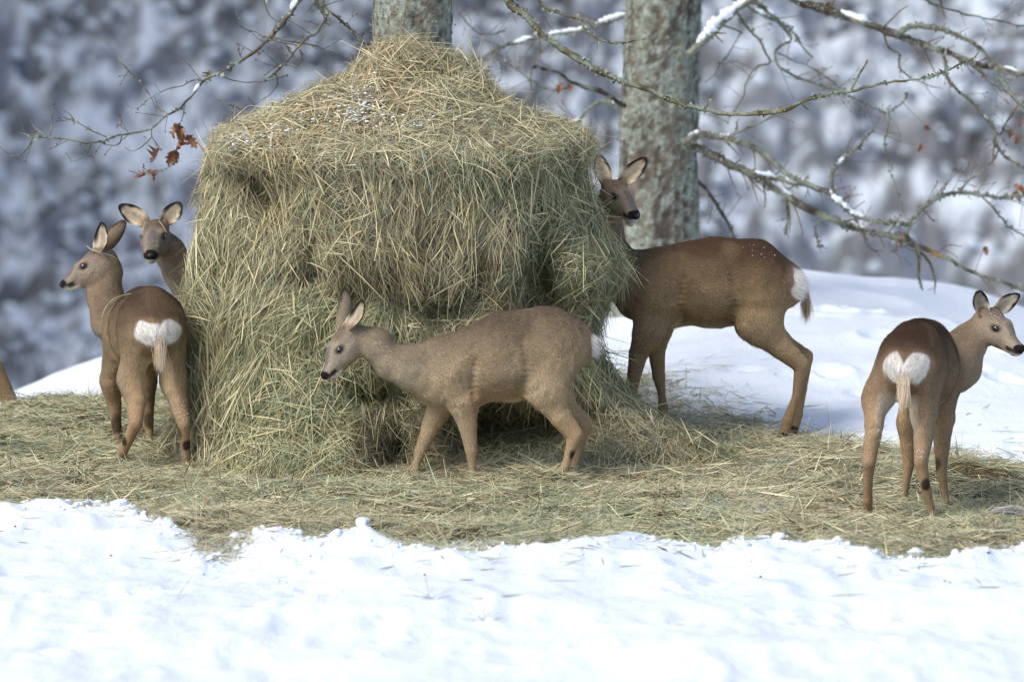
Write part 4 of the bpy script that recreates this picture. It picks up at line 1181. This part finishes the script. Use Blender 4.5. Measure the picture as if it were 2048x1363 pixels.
def trunk_mesh(base, top, r0, r1, seed, mix=.5):
    n = 260; seg = 72
    t = np.linspace(0, 1, n)
    P = base + (top - base) * t[:, None]
    P[:, 0] += .03 * noise2(t * 5, t * 0 + seed, 3)
    r = r0 + (r1 - r0) * t + .10 * np.exp(-(t * (top - base)[2]) / .22)
    th = np.linspace(0, 2 * np.pi, seg, endpoint=False)
    c, s = np.cos(th), np.sin(th)
    z = P[:, 2:3]
    ridge = 1 - np.abs(noise3(c * 4.2 + 0 * z, s * 4.2 + 0 * z, z * 3.0, seed)) * 1.4
    fine = noise3(c * 14 + 0 * z, s * 14 + 0 * z, z * 16, seed + 1)
    lump = noise3(c * 1.5 + 0 * z, s * 1.5 + 0 * z, z * 1.2, seed + 2)
    flak = noise3(c * 9 + 0 * z, s * 9 + 0 * z, z * 9, seed + 5)
    rr = r[:, None] + .013 * (ridge - .5) + .006 * fine + .008 * lump + .004 * flak
    V = np.stack([P[:, 0:1] + rr * c, P[:, 1:2] + rr * s, z + 0 * c], -1)
    l = fbm3(c * 3.5 + 0 * z, s * 3.5 + 0 * z, z * 8, 4, seed + 3)
    l2 = fbm3(c * 9 + 0 * z, s * 9 + 0 * z, z * 42, 2, seed + 4)
    m = sstep(-.35, .45, .45 * l + .8 * l2 + mix - .5 + .3 * (ridge - .6))[..., None]
    bk = BARKD + (BARK - BARKD) * sstep(.2, .9, ridge + .3 * fine)[..., None]
    lc = LICH + (LICHB - LICH) * sstep(-.4, .4, l2)[..., None]
    C = bk * (1 - m) + lc * m * (1 + .2 * fine[..., None])
    i = np.arange(n - 1)[:, None] * seg; j = np.arange(seg)[None]; j2 = (j + 1) % seg
    F = np.stack([i + j, i + j2, i + seg + j2, i + seg + j], -1).reshape(-1, 4)
    return V.reshape(-1, 3), F, C.reshape(-1, 3), (P, r)

def flakes(P, N, size, rr):
    """small frilly lichen scales standing off the bark"""
    n = len(P)
    a = nrm(np.cross(N, rr.normal(0, 1, (n, 3)))); b = np.cross(N, a)
    s = size[:, None]
    tip = N * s * rr.uniform(.2, 1.0, (n, 1))
    V = np.stack([P - a * s * .5, P + a * s * .5 + b * s * .2, P + b * s * .7 + tip, P - a * s * .6 + b * s * .5 + tip * .6], 1).reshape(-1, 3)
    F = np.arange(4 * n).reshape(-1, 4)
    t = rr.random((n, 1)); C = (LICH * t + LICHB * (1 - t)) * rr.uniform(.6, 1.2, (n, 1))
    return V, F, np.repeat(C, 4, axis=0)

class Tree:
    def __init__(s, name, loc, label, group, seed):
        s.root = empty(name, loc, 0, 1, label, 'tree', group); s.off = np.array(loc, float)
        s.tw, s.li = Acc(), Acc(); s.rr = np.random.default_rng(seed); s.seed = seed; s.k = 0; s.dy = 0.0; s.pts = []
    def trunk(s, base, top, r0, r1, mix, nfl=14000, ylim=None):
        V, F, C, (P, r) = trunk_mesh(np.array(base, float), np.array(top, float), r0, r1, s.seed, mix)
        mesh_obj('trunk', V - s.off, F, M['bark'], parent=s.root, col=C)
        # lichen scales where the bark is grey-green
        g = s.rr.integers(0, len(V), nfl * 3); ok = (C[g, 2] > .165) & (V[g, 1] < P[0, 1] + .08)
        g = g[ok][:nfl]; cen = np.array([P[0, 0], P[0, 1], 0]); Nn_ = V[g] - cen; Nn_[:, 2] = 0; Nn_ = nrm(Nn_)
        s.li.add(*flakes(V[g] + s.rr.normal(0, .004, (len(g), 3)) - s.off, Nn_, s.rr.uniform(.004, .011, len(g)), s.rr))
    def twig(s, p, d, L, r, depth=0, c=None, droop=0.0):
        n = max(3, int(L / .022)); pts = [np.array(p, float)]; d = np.array(d, float) / np.linalg.norm(d)
        cv = s.rr.normal(0, 1, 3) * np.array([1, .5, 1])
        forks = []
        for i in range(n):
            d = d + cv * .045 + s.rr.normal(0, .07, 3) + np.array([0, 0, -droop]); d /= np.linalg.norm(d)
            pts.append(pts[-1] + d * (L / n))
            if depth < 2 and s.rr.random() < .13: forks.append((pts[-1].copy(), d.copy(), 1 - i / n))
        rad = np.linspace(r, max(r * .5, .0009), len(pts))
        V, F = tube(pts, rad, 4)
        c = (OLIVE * .75 + BARKD * .25) if c is None else c
        C = np.repeat(c[None] * (1 - .35 * np.linspace(0, 1, len(pts))[:, None]) + lin(120, 84, 66) * .35 * np.linspace(0, 1, len(pts))[:, None], 4, axis=0)
        s.tw.add(V - s.off, F, C)
        # buds
        for q in [pts[-1]] + [pts[int(s.rr.integers(1, len(pts)))] for _ in range(1 + n // 7)]:
            bd = nrm((d + s.rr.normal(0, .7, 3))[None])[0]
            V, F = tube([q, q + bd * .004, q + bd * .009], [.0012, .0026, .0006], 4); s.tw.add(V - s.off, F, lin(112, 70, 52))
        for fp, fd, rem in forks:
            side = nrm(np.cross(fd, s.rr.normal(0, 1, 3))[None])[0]
            s.twig(fp, fd * .7 + side * .8, L * rem * s.rr.uniform(.4, .8), r * .7, depth + 1, c)
    def branch(s, px, Y, r0, r1, lich=.5, ntw=0, tl=.16, snow=(), col=None, nfl=70, droop=.0, wob=.22, jit=.006):
        Y = (Y[0] + s.dy, Y[1] + s.dy) if isinstance(Y, tuple) else Y + s.dy
        Ys = np.linspace(Y[0], Y[1], len(px)) if isinstance(Y, tuple) else np.full(len(px), Y)
        raw = np.array([W(a, b, y) for (a, b), y in zip(px, Ys)])
        P = subdiv(raw, .018, jit, s.seed + s.k); s.k += 1
        t = np.linspace(0, 1, len(P)); r = (r0 + (r1 - r0) * t) * .85
        kn = 1 + .35 * sstep(.45, .9, noise2(t * len(P) * .11, s.k * 3.0, 12)); r = r * kn
        V, F = tube(P, r, 10, wob, s.k)
        l = fbm3(V[:, 0] * 16, V[:, 1] * 16, V[:, 2] * 16, 3, s.seed + 40); m = sstep(-.15, .35, l + lich - .5)[:, None]
        bk = (BARK if col is None else col) * (.75 + .5 * noise3(V[:, 0] * 50, V[:, 1] * 50, V[:, 2] * 50, 41)[:, None])
        C = bk * (1 - m) + (LICH * .9) * m
        ye = .7 * sstep(.74, .82, noise3(V[:, 0] * 22, V[:, 1] * 22, V[:, 2] * 22, 43))[:, None] * (lich > .3); C = C * (1 - ye) + YEL * .8 * ye
        mesh_obj('branch', V - s.off, F, M['bark'], parent=s.root, col=C)
        s.pts.append(P); L = np.linalg.norm(np.diff(P, axis=0), axis=1).sum()
        nf = int(2.2 * nfl * L * (1 + r0 * 60))
        if nf:
            g = s.rr.integers(0, len(V), nf); cn = P[g // 10]; Nn_ = nrm(V[g] - cn)
            cl = noise3(V[g, 0] * 9, V[g, 1] * 9, V[g, 2] * 9, 44) > .1 - lich * .4
            g, Nn_ = g[cl], Nn_[cl]
            s.li.add(*flakes(V[g] - s.off, Nn_, s.rr.uniform(.003, .011, len(g)) * (1 + 1.0 * (s.rr.random(len(g)) < .12)), s.rr))
        T = nrm(np.gradient(P, axis=0))
        for _ in range(int(ntw * 1.7)):
            i = int(s.rr.integers(max(1, len(P) // 8), len(P)))
            sd = np.array([0, 0, 1.]) * s.rr.choice([-1, 1]) + s.rr.normal(0, .5, 3) * np.array([.6, 1, .6])
            s.twig(P[i], T[i] * .8 + sd * .8, tl * s.rr.uniform(.4, 1.4), max(.0016, r[i] * .28), 0, None, droop)
        for t0, t1, h in snow:
            a, b = int(t0 * (len(P) - 1)), max(int(t1 * (len(P) - 1)), int(t0 * (len(P) - 1)) + 3)
            Q = P[a:b + 1]; rq = r[a:b + 1]
            Q = subdiv(Q, .008); u = np.linspace(0, 1, len(Q)); rq = np.interp(u, np.linspace(0, 1, len(rq)), rq)
            hh = .85 * h * np.sin(np.pi * np.clip(u, .02, .98)) ** .45 * (1 + .5 * noise2(u * 9 * len(Q) / 12, s.k * 1.0, 47))
            Vq, Fq_ = tube(Q + np.array([0, 0, 1.]) * (rq * .55 + hh * .30)[:, None], np.maximum(hh, .001), 12, .25, s.k + 5)
            C0 = np.repeat(Q + np.array([0, 0, 1.]) * (rq * .55 + hh * .30)[:, None], 12, axis=0)
            dv = Vq - C0; dv[:, 2] *= .85; Vq = C0 + dv
            mesh_obj('snow_patch', Vq - s.off, Fq_, M['snowlump'], parent=s.root)
        return P
    def leaf(s, px, py, Y, size, n=1, spread=10):
        for _ in range(n):
            p = W(px + s.rr.normal(0, spread), py + s.rr.normal(0, spread), Y + s.dy + s.rr.normal(0, .03))
            al = np.vstack(s.pts); q = al[np.argmin(np.linalg.norm((al - p) * np.array([1, .3, 1]), axis=1))]; p[1] = p[1] * .4 + q[1] * .6
            md = (p + q) / 2 + np.array([s.rr.normal(0, .012), 0, -.012]); Vt, Ft = tube(subdiv([q, md, p], .012), np.linspace(.0016, .0009, len(subdiv([q, md, p], .012))), 4); s.tw.add(Vt - s.off, Ft, OLIVE * .8)
            o = bpy.data.objects.new('leaf', LEAF[int(s.rr.integers(0, len(LEAF)))]); scene.collection.objects.link(o); o.parent = s.root
            o.location = Vector(p - s.off); k = size * s.rr.uniform(.75, 1.15); o.scale = (k, k, k)
            o.rotation_euler = (R(90) + s.rr.normal(0, .5), s.rr.normal(0, .5), s.rr.normal(0, .7) + math.pi / 2 * 0)
    def done(s):
        s.tw.build('twigs', M['bark'], parent=s.root, kind='stuff'); s.li.build('lichen', M['lichen'], parent=s.root, smooth=False, kind='stuff')

def oak_leaf(seed):
    """lobed leaf hanging from its stalk, curled, unit length"""
    n = 26; t = np.linspace(0, 1, n)
    w = (.06 + .30 * np.sin(np.pi * t ** .8)) * (1 + .38 * np.sin(t * 2 * np.pi * 3.6 + seed))
    w[0] = .015; w[-1] = .02
    V, F = [], []
    cols = 7
    for i in range(n):
        for j in range(cols):
            v = (j / (cols - 1)) * 2 - 1
            x = v * w[i]; y = -t[i]
            z = .35 * x * x / .3 * (2 + math.sin(seed)) + .16 * math.sin(t[i] * 4 + seed) + .05 * math.sin(9 * v + 7 * t[i] + seed)
            V.append((x * (1 - .25 * abs(v)), y, z))
    for i in range(n - 1):
        for j in range(cols - 1):
            a = i * cols + j; F.append([a, a + 1, a + cols + 1, a + cols])
    me_o = mesh_obj('leaf', V, F, M['leaf'], col=np.tile(lin(160, 116, 88) * (1 + .15 * math.sin(seed * 3)), (len(V), 1)))
    me = me_o.data; bpy.data.objects.remove(me_o)
    return me
LEAF = [oak_leaf(k * 1.7) for k in range(4)]

# left oak, straight behind the heap
YL = 1.62
bl_ = W(812, 600, YL)
TL = Tree('oak_tree', (bl_[0], YL, 0.0), 'oak trunk rising behind the top of the hay heap, grey with lichen', 'oaks by the feeding place', 201)
TL.trunk((bl_[0], YL, -.25), (bl_[0] + .02, YL, 4.6), .176, .15, .62, 9000)
TL.branch([(812, -420), (900, -260), (975, -90), (1017, 0), (1042, 23), (1062, 43), (1083, 69), (1116, 91), (1154, 117), (1192, 140), (1230, 157), (1268, 170), (1306, 185), (1344, 201), (1382, 213), (1420, 221), (1461, 228),
           (1510, 228), (1559, 222), (1589, 212), (1608, 202), (1657, 189), (1706, 181), (1771, 166), (1837, 158), (1885, 145), (1934, 121), (1950, 115)], (1.5, .85), .024, .0042, .45, 0, col=OLIVE, nfl=160, wob=.3, jit=.004)
TL.branch([(1703, 180), (1712, 158), (1722, 140), (1734, 121)], .92, .0055, .004, .5, 0, col=OLIVE)
TL.branch([(1411, 220), (1418, 205), (1424, 187)], .95, .004, .002, .5, 0, col=OLIVE)
TL.branch([(1600, 204), (1612, 214), (1622, 217)], .92, .005, .003, .5, 0, col=OLIVE)
TL.branch([(985, -120), (1030, -60), (1078, 0), (1098, 20), (1129, 30), (1159, 41), (1174, 64), (1192, 77), (1215, 84), (1238, 85), (1265, 83), (1285, 77), (1301, 70)], (1.4, 1.1), .010, .0035, .35, 0, col=OLIVE, nfl=90)
TL.branch([(1159, 41), (1172, 44), (1181, 52), (1190, 66)], 1.2, .004, .002, .3, 1, .06, col=OLIVE)
# left-hand boughs
TL.branch([(770, -260), (690, -130), (600, 0), (571, 37), (549, 66), (513, 99), (458, 135), (414, 157), (395, 179), (366, 209), (330, 234), (300, 256), (238, 271), (190, 286), (128, 278), (66, 273), (22, 264)], (1.7, 2.0), .013, .0022, .55, 12, .10, nfl=110, snow=[(.315, .345, .016), (.59, .605, .010)])
TL.branch([(760, -170), (690, -70), (632, 0), (652, 29), (637, 59), (604, 84), (575, 121), (549, 146), (530, 160)], (1.7, 1.9), .016, .003, .6, 9, .12, nfl=140)
TL.branch([(542, 73), (575, 80), (601, 88), (640, 95), (680, 108)], 1.95, .005, .002, .5, 4, .08)
TL.branch([(640, 0), (665, 30), (690, 48), (715, 70), (728, 95)], 1.95, .008, .003, .6, 5, .10)
TL.branch([(470, 20), (486, 55), (520, 70), (560, 85), (600, 92)], 2.0, .002, .003, .4, 4, .08)
for pts in ([(414, 165), (385, 160), (366, 172), (330, 180), (300, 197), (274, 217), (255, 213)], [(300, 190), (285, 170), (271, 157), (250, 135), (238, 121), (236, 108)], [(330, 223), (312, 215), (300, 190)],
            [(183, 289), (175, 305), (162, 318), (143, 322), (134, 308)], [(66, 275), (55, 298), (40, 308), (22, 311), (5, 298), (-5, 290)], [(212, 273), (185, 262), (154, 245), (138, 240), (124, 234)], [(95, 274), (70, 255), (60, 235), (48, 215)],
            [(369, 205), (368, 225), (358, 250), (352, 262)], [(351, 322), (340, 332), (322, 340), (290, 346), (275, 348), (256, 341)], [(509, 209), (495, 216), (480, 218), (460, 210), (439, 201)], [(303, 255), (303, 275), (315, 290)],
            [(303, 275), (285, 292), (262, 302), (250, 295)], [(549, 146), (555, 165), (540, 190), (509, 209)], [(243, 272), (240, 288), (225, 292), (205, 287)], [(600, 100), (606, 120), (590, 135), (560, 128), (530, 150)], [(440, 148), (460, 160), (500, 165), (540, 160), (575, 150)],
            [(150, 245), (140, 230), (128, 222)], [(100, 275), (105, 240), (100, 220)], [(560, 50), (540, 30), (528, 5), (520, -10)], [(640, 20), (655, 5), (662, -10)]):
    TL.branch(pts, (1.95, 2.0), .0032, .0016, .25, 1, .05, col=OLIVE * .9, nfl=30, jit=.003)
TL.leaf(354, 258, 2.0, .082, 4, 8); TL.leaf(340, 292, 2.0, .075, 3, 7); TL.leaf(372, 268, 2.0, .07, 1, 4); TL.leaf(298, 338, 2.0, .06, 2, 5); TL.leaf(421, 140, 1.98, .045, 1, 2)
TL.done()

# right oak, behind the standing deer
YR = 4.6
br_ = W(1320, 600, YR)
TR = Tree('oak_tree', (br_[0], YR, float(snow_h(np.array([br_[0]]), np.array([YR]))[0])), 'lichen covered oak trunk behind the dark deer, snowy boughs reaching right', 'oaks by the feeding place', 305)
TR.dy = 1.2
TR.trunk((br_[0], YR, TR.off[2] - .15), (br_[0] - .01, YR, 4.8), .192, .160, .55, 14000)
TR.branch([(1330, -240), (1420, -140), (1505, -60), (1592, 0), (1657, 20), (1706, 36), (1771, 62), (1837, 85), (1885, 101), (1934, 121), (1983, 134), (2048, 147), (2120, 165)], (3.2, 2.6), .031, .011, .35, 10, .14, nfl=120, col=BARKD * 1.15, snow=[(.38, .425, .022), (.50, .575, .022), (.715, .74, .010), (.885, .92, .013)])
TR.branch([(1790, 68), (1840, 52), (1900, 65), (1950, 90), (1985, 125), (2005, 160), (2048, 220), (2075, 260)], (2.85, 2.6), .012, .006, .8, 8, .10, nfl=260)
TR.branch([(1885, 101), (1893, 140), (1900, 165), (1935, 195), (1965, 230), (1990, 258), (1990, 285), (2012, 312), (2048, 332), (2080, 345)], (2.8, 2.9), .009, .005, .7, 7, .12, nfl=200, snow=[(.48, .53, .009)])
TR.branch([(1934, 121), (1985, 165), (2020, 190), (2060, 235)], 2.7, .009, .006, .7, 4, .10, nfl=200)
TR.branch([(1770, 70), (1778, 95), (1800, 112), (1800, 135), (1815, 152), (1850, 168), (1885, 178)], 2.9, .006, .0022, .35, 3, .10)
TR.branch([(1365, 285), (1400, 269), (1462, 279), (1517, 302), (1553, 328), (1582, 354), (1625, 370), (1657, 384), (1674, 403), (1706, 426), (1739, 442), (1771, 442), (1820, 449)], (3.15, 2.8), .018, .010, .65, 8, .12, nfl=240, snow=[(.04, .09, .016), (.16, .22, .013), (.66, .84, .020)])
TR.branch([(1365, 290), (1406, 302), (1462, 331), (1517, 357), (1563, 384), (1602, 410), (1647, 432), (1690, 449), (1739, 462), (1788, 475), (1837, 491), (1886, 514), (1934, 537), (1983, 556), (2048, 579), (2110, 600)], (3.2, 2.9), .022, .008, .65, 14, .14, nfl=240, snow=[(.27, .31, .014), (.47, .51, .012)])
TR.branch([(1500, 352), (1535, 354), (1576, 362), (1625, 374), (1674, 393), (1700, 425)], (3.3, 3.1), .016, .010, .7, 4, .10, nfl=240, snow=[(.02, .30, .018), (.34, .66, .018)])
TR.branch([(1460, 290), (1450, 275), (1500, 255), (1540, 236), (1570, 224)], 3.0, .008, .005, .6, 2, .08)
TR.branch([(1815, 449), (1835, 425), (1853, 410), (1886, 390), (1918, 384), (1951, 390), (2000, 393), (2048, 393), (2100, 398)], (2.85, 2.8), .010, .007, .75, 9, .14, nfl=260)
TR.branch([(1820, 448), (1812, 470), (1822, 484), (1837, 500), (1837, 550), (1845, 580)], 2.95, .014, .006, .5, 3, .08)
TR.branch([(1778, 210), (1778, 240), (1771, 280), (1775, 322), (1783, 350), (1791, 377), (1804, 410)], 3.0, .0032, .0022, .3, 2, .08, col=OLIVE)
TR.branch([(1370, 110), (1403, 86), (1439, 48), (1478, 15), (1517, -10), (1560, -60)], (3.2, 3.0), .022, .014, .75, 4, .12, nfl=240, snow=[(.10, .66, .036), (.66, .85, .018)])
TR.branch([(1500, 0), (1520, 10), (1563, 49), (1582, 75), (1562, 92), (1550, 108), (1556, 130), (1592, 153), (1641, 170), (1690, 189), (1730, 205), (1771, 225), (1804, 205), (1815, 190)], (3.4, 3.2), .011, .0022, .55, 8, .14, nfl=160, snow=[(.10, .13, .009), (.25, .27, .008)])
TR.branch([(1470, 20), (1491, 49), (1510, 70), (1524, 91), (1540, 124), (1525, 130), (1510, 137), (1494, 163), (1488, 190), (1481, 202), (1465, 225), (1455, 245)], (3.5, 3.3), .007, .0022, .2, 5, .12, col=OLIVE * .8)
TR.branch([(1556, 108), (1590, 122), (1620, 132), (1650, 150), (1680, 175), (1705, 196)], 3.4, .0045, .0025, .3, 3, .12)
TR.branch([(1440, -60), (1475, 0), (1530, 30), (1580, 60), (1612, 100), (1628, 116)], (3.3, 3.4), .010, .004, .8, 4, .12, nfl=260, snow=[(.42, .50, .014), (.70, .74, .010)])
TR.branch([(1800, -40), (1850, 0), (1902, 20), (1967, 36), (2048, 52), (2100, 60)], 2.9, .007, .004, .5, 5, .12)
TR.branch([(1880, 0), (1888, 20), (1892, 40)], 2.9, .004, .002, .3, 1, .08)
TR.branch([(1395, 362), (1415, 380), (1429, 403), (1452, 436), (1462, 455), (1471, 475), (1480, 490)], 3.6, .012, .005, .55, 5, .10, nfl=200)
TR.branch([(1837, 500), (1862, 530), (1870, 560), (1868, 590)], 3.0, .008, .003, .6, 2, .06)
TR.branch([(1983, 258), (2000, 270), (2016, 240), (2035, 215), (2055, 200)], 2.9, .006, .003, .6, 4, .10)
TR.branch([(1918, 384), (1940, 360), (1962, 345), (1985, 320), (2000, 300)], 3.1, .008, .004, .8, 5, .12, nfl=300)
TR.branch([(1674, 400), (1665, 370), (1668, 340), (1690, 315), (1720, 290), (1745, 265)], 3.2, .010, .003, .8, 7, .12, nfl=300, snow=[(.45, .52, .014)])
TR.branch([(1960, 390), (1990, 420), (2020, 455), (2048, 470), (2080, 500)], 2.9, .006, .004, .6, 4, .10)
TR.branch([(1706, 426), (1730, 470), (1745, 500), (1790, 500), (1830, 485)], 3.3, .005, .003, .4, 3, .10)
TR.branch([(1575, 405), (1576, 440), (1572, 470)], 3.2, .008, .004, .9, 2, .06, nfl=300)
TR.branch([(1640, 440), (1630, 455), (1634, 475), (1640, 492)], 3.2, .007, .003, .8, 3, .06, nfl=300)
# left-hand boughs of the right oak
TR.branch([(1270, 30), (1238, 36), (1192, 50), (1154, 62), (1103, 70), (1052, 80), (1014, 90), (990, 100), (960, 118), (925, 128)], (3.6, 3.9), .015, .004, .75, 8, .12, nfl=240, snow=[(.06, .22, .020), (.26, .52, .013), (.58, .68, .017)])
TR.branch([(1250, 212), (1235, 203), (1205, 185), (1174, 175), (1141, 162), (1116, 145), (1090, 138), (1068, 135)], (3.2, 3.0), .0115, .0095, .12, 0, col=BARKD * .95, nfl=20, wob=.4)
TR.branch([(1265, 215), (1238, 210), (1205, 203), (1174, 221), (1154, 244), (1123, 241), (1090, 238)], (3.7, 3.9), .016, .006, .8, 4, .10, nfl=260, snow=[(.12, .20, .012), (.62, .95, .010)])
TR.branch([(1136, 175), (1120, 178), (1103, 180), (1085, 174), (1065, 162), (1040, 145), (1009, 119), (985, 100)], 3.7, .0055, .003, .4, 6, .12)
TR.branch([(1060, 178), (1061, 150), (1068, 128), (1078, 112), (1082, 90), (1078, 60)], 3.7, .004, .003, .6, 5, .10)
TR.branch([(910, 0), (914, 20), (930, 40), (950, 62), (970, 70), (1010, 62)], 3.7, .003, .004, .3, 5, .12)
TR.branch([(985, 105), (1000, 130), (1000, 160), (975, 165)], 3.8, .004, .002, .5, 5, .12)
TR.branch([(1410, 165), (1425, 150), (1440, 130), (1462, 100), (1485, 60)], 3.5, .0018, .0022, .1, 3, .14)
for a in [(1465, 300), (1490, 310), (1844, 303), (1855, 268), (2025, 270), (2032, 250), (2030, 378), (2040, 395), (1797, 490), (1802, 478), (1965, 508), (1124, 182), (1134, 184), (1660, 20)][2:]:
    TR.leaf(a[0], a[1] - 12, 2.95, .052, 1, 3)
TR.leaf(2030, 375, 2.9, .075, 3, 8); TR.leaf(2040, 272, 2.9, .05, 2, 6)
TR.done()

# scrub with caught snow on the opposite slope
ac = Acc(); rr = np.random.default_rng(77); sp, sr = [], []
for k in range(900):
    x = rr.uniform(-9, 9); y = rr.uniform(50.5, 64)
    z = float(snow_h(np.array([x]), np.array([y]))[0])
    z += float(1.1 * noise2(x * .25, y * .2, 64))
    for j in range(9):
        d = nrm(np.array([[rr.normal(0, .6), rr.normal(0, .4), 1.0]]))[0]; L = rr.uniform(.4, 1.3)
        p = np.array([x, y, z]) + rr.normal(0, .15, 3)
        Q = [p, p + d * L * .5 + rr.normal(0, .05, 3), p + d * L + rr.normal(0, .1, 3)]
        V, F = tube(Q, [.013, .009, .004], 3); ac.add(V, F, lin(*(104, 104, 108)) * rr.uniform(.6, 1.4))
        if rr.random() < .45: sp.append(Q[1 + int(rr.random() < .5)]); sr.append(rr.uniform(.04, .12))
ac.build('scrub', M['bark'], kind='stuff', label='leafless scrub on the opposite slope, out of focus')
sv, sf = lumps(np.array(sp), np.array(sr), flat=.7)
mesh_obj('snow_tufts', sv, sf, M['snowlump'], kind='stuff', label='snow caught in the scrub on the opposite slope')

# ------------------------------------------------------------------ small things lying about
g = empty('frosted_grass_tuft', tuple(W(2012, 1040, -1.15)), 0, 1, 'pale frosted tuft of matted grass in the hay at the right edge', 'grass tuft')
n = 420; rr = np.random.default_rng(5)
u = rr.uniform(-1, 1, n); v = rr.uniform(0, 1, n)
P = np.stack([-.085 + .02 * rr.normal(0, 1, n), -.02 - .05 * v + rr.normal(0, .008, n), .0 + .012 * v], -1)
D = nrm(np.stack([.9 + 0 * u, -.1 * u, .55 + .35 * v + .1 * rr.normal(0, 1, n)], -1))
S = nrm(np.cross(D, np.array([0, -1, .5]) + rr.normal(0, .3, (n, 3))))
c = np.where(rr.random((n, 1)) < .6, lin(186, 186, 190), lin(150, 138, 124)) * rr.uniform(.7, 1.15, (n, 1))
V, F, C = strands(P, D, S, rr.uniform(.12, .24, n), np.full(n, .0022), np.array([[.1, 0, -.62]]) * rr.uniform(.8, 1.15, (n, 1)), c, None, 5)
mesh_obj('grass_blades', V, F, M['hay'], parent=g, col=C, smooth=False, kind='stuff')
# fallen leaf on the snow right of the right-hand deer
lf = mesh_obj('fallen_leaf', np.array([v.co[:] for v in LEAF[0].vertices]) * .045, [list(p.vertices) for p in LEAF[0].polygons], M['leaf'], col=np.tile(lin(120, 78, 62), (len(LEAF[0].vertices), 1)),
              label='small brown leaf on the snow just right of the right-hand deer', cat='leaf')
p = W(1902, 884, .55); lf.location = (p[0], p[1], float(snow_h(np.array([p[0]]), np.array([p[1]]))[0]) + .012); lf.rotation_euler = (R(20), R(15), R(70))
# droppings and crumbs on the front snow
px = rr.uniform(0, 2048, 22); py = rr.uniform(1040, 1180, 22); Y = np.array([groundY(b) for b in py]); X = (px - 1024) * (25 + Y) / FPX
ok = hay_mask(X, Y) < .02; X, Y = X[ok], Y[ok]
Z = snow_h(X, Y) + .003
V, F = lumps(np.stack([X, Y, Z], -1), rr.uniform(.003, .006, len(X)))
mesh_obj('droppings', V, F, M['hoof'], kind='stuff', label='dark droppings and crumbs scattered on the front snow')
# larger loose snow blocks at the front edge of the hay, each lying by itself
blocks = [(78, 998, .030, 'small snow block lying on the hay edge at the far left'), (722, 1078, .038, 'snow block at the hay edge below the grazing deer'), (235, 1022, .030, 'snow block at the left hay edge below the left deer'),
          (1562, 1092, .034, 'snow block at the hay edge, right of the middle of the front rim'), (1838, 1118, .036, 'snow block at the hay edge below the right-hand deer'), (590, 1078, .030, 'snow block at the hay edge left of the grazing deer')]
for (a, b, s_, lab) in blocks:
    y = groundY(b + 8); x = (a - 1024) * (25 + y) / FPX
    z = max(float(snow_h(np.array([x]), np.array([y]))[0]), float(hay_h(np.array([x]), np.array([y]))[0]))
    bm_V, bm_F = lumps(np.array([[0., 0, 0]]), np.array([s_]), flat=.75)
    bm_V += .25 * s_ * np.stack([noise3(bm_V[:, 0] * 60, bm_V[:, 1] * 60, bm_V[:, 2] * 60, k) for k in (1, 2, 3)], -1)
    o = mesh_obj('snow_block', bm_V, bm_F, M['snowlump'], label=lab, cat='snow block', group='loose snow blocks at the edge of the hay')
    sb = o.modifiers.new('soft', 'SUBSURF'); sb.levels = 2; sb.render_levels = 2
    o.location = (x, y, z + s_ * .25); o.rotation_euler = (0, 0, a)

for (a, b, lab) in [(862, 1222, 'dark grass sprig poking out of the front snow below the grazing deer'), (968, 1250, 'small tangle of dark grass on the front snow, the lower of the two')]:
    y = groundY(b); x = (a - 1024) * (25 + y) / FPX; z = float(snow_h(np.array([x]), np.array([y]))[0])
    g = empty('grass_sprig', (x, y, z), 0, 1, lab, 'grass sprig', 'grass sprigs in the front snow')
    n = 14; D = nrm(np.stack([rr.normal(0, 1, n), rr.normal(0, .3, n), np.abs(rr.normal(.35, .3, n))], -1)); P = rr.normal(0, .012, (n, 3)) * np.array([1, 1, .2])
    V, F, C = strands(P, D, nrm(np.cross(D, rr.normal(0, 1, (n, 3)))), rr.uniform(.04, .11, n), np.full(n, .0022), rr.normal(0, .15, (n, 3)), np.tile(lin(110, 112, 96), (n, 1)))
    mesh_obj('grass_blades', V, F, M['hay'], parent=g, col=C, smooth=False, kind='stuff')
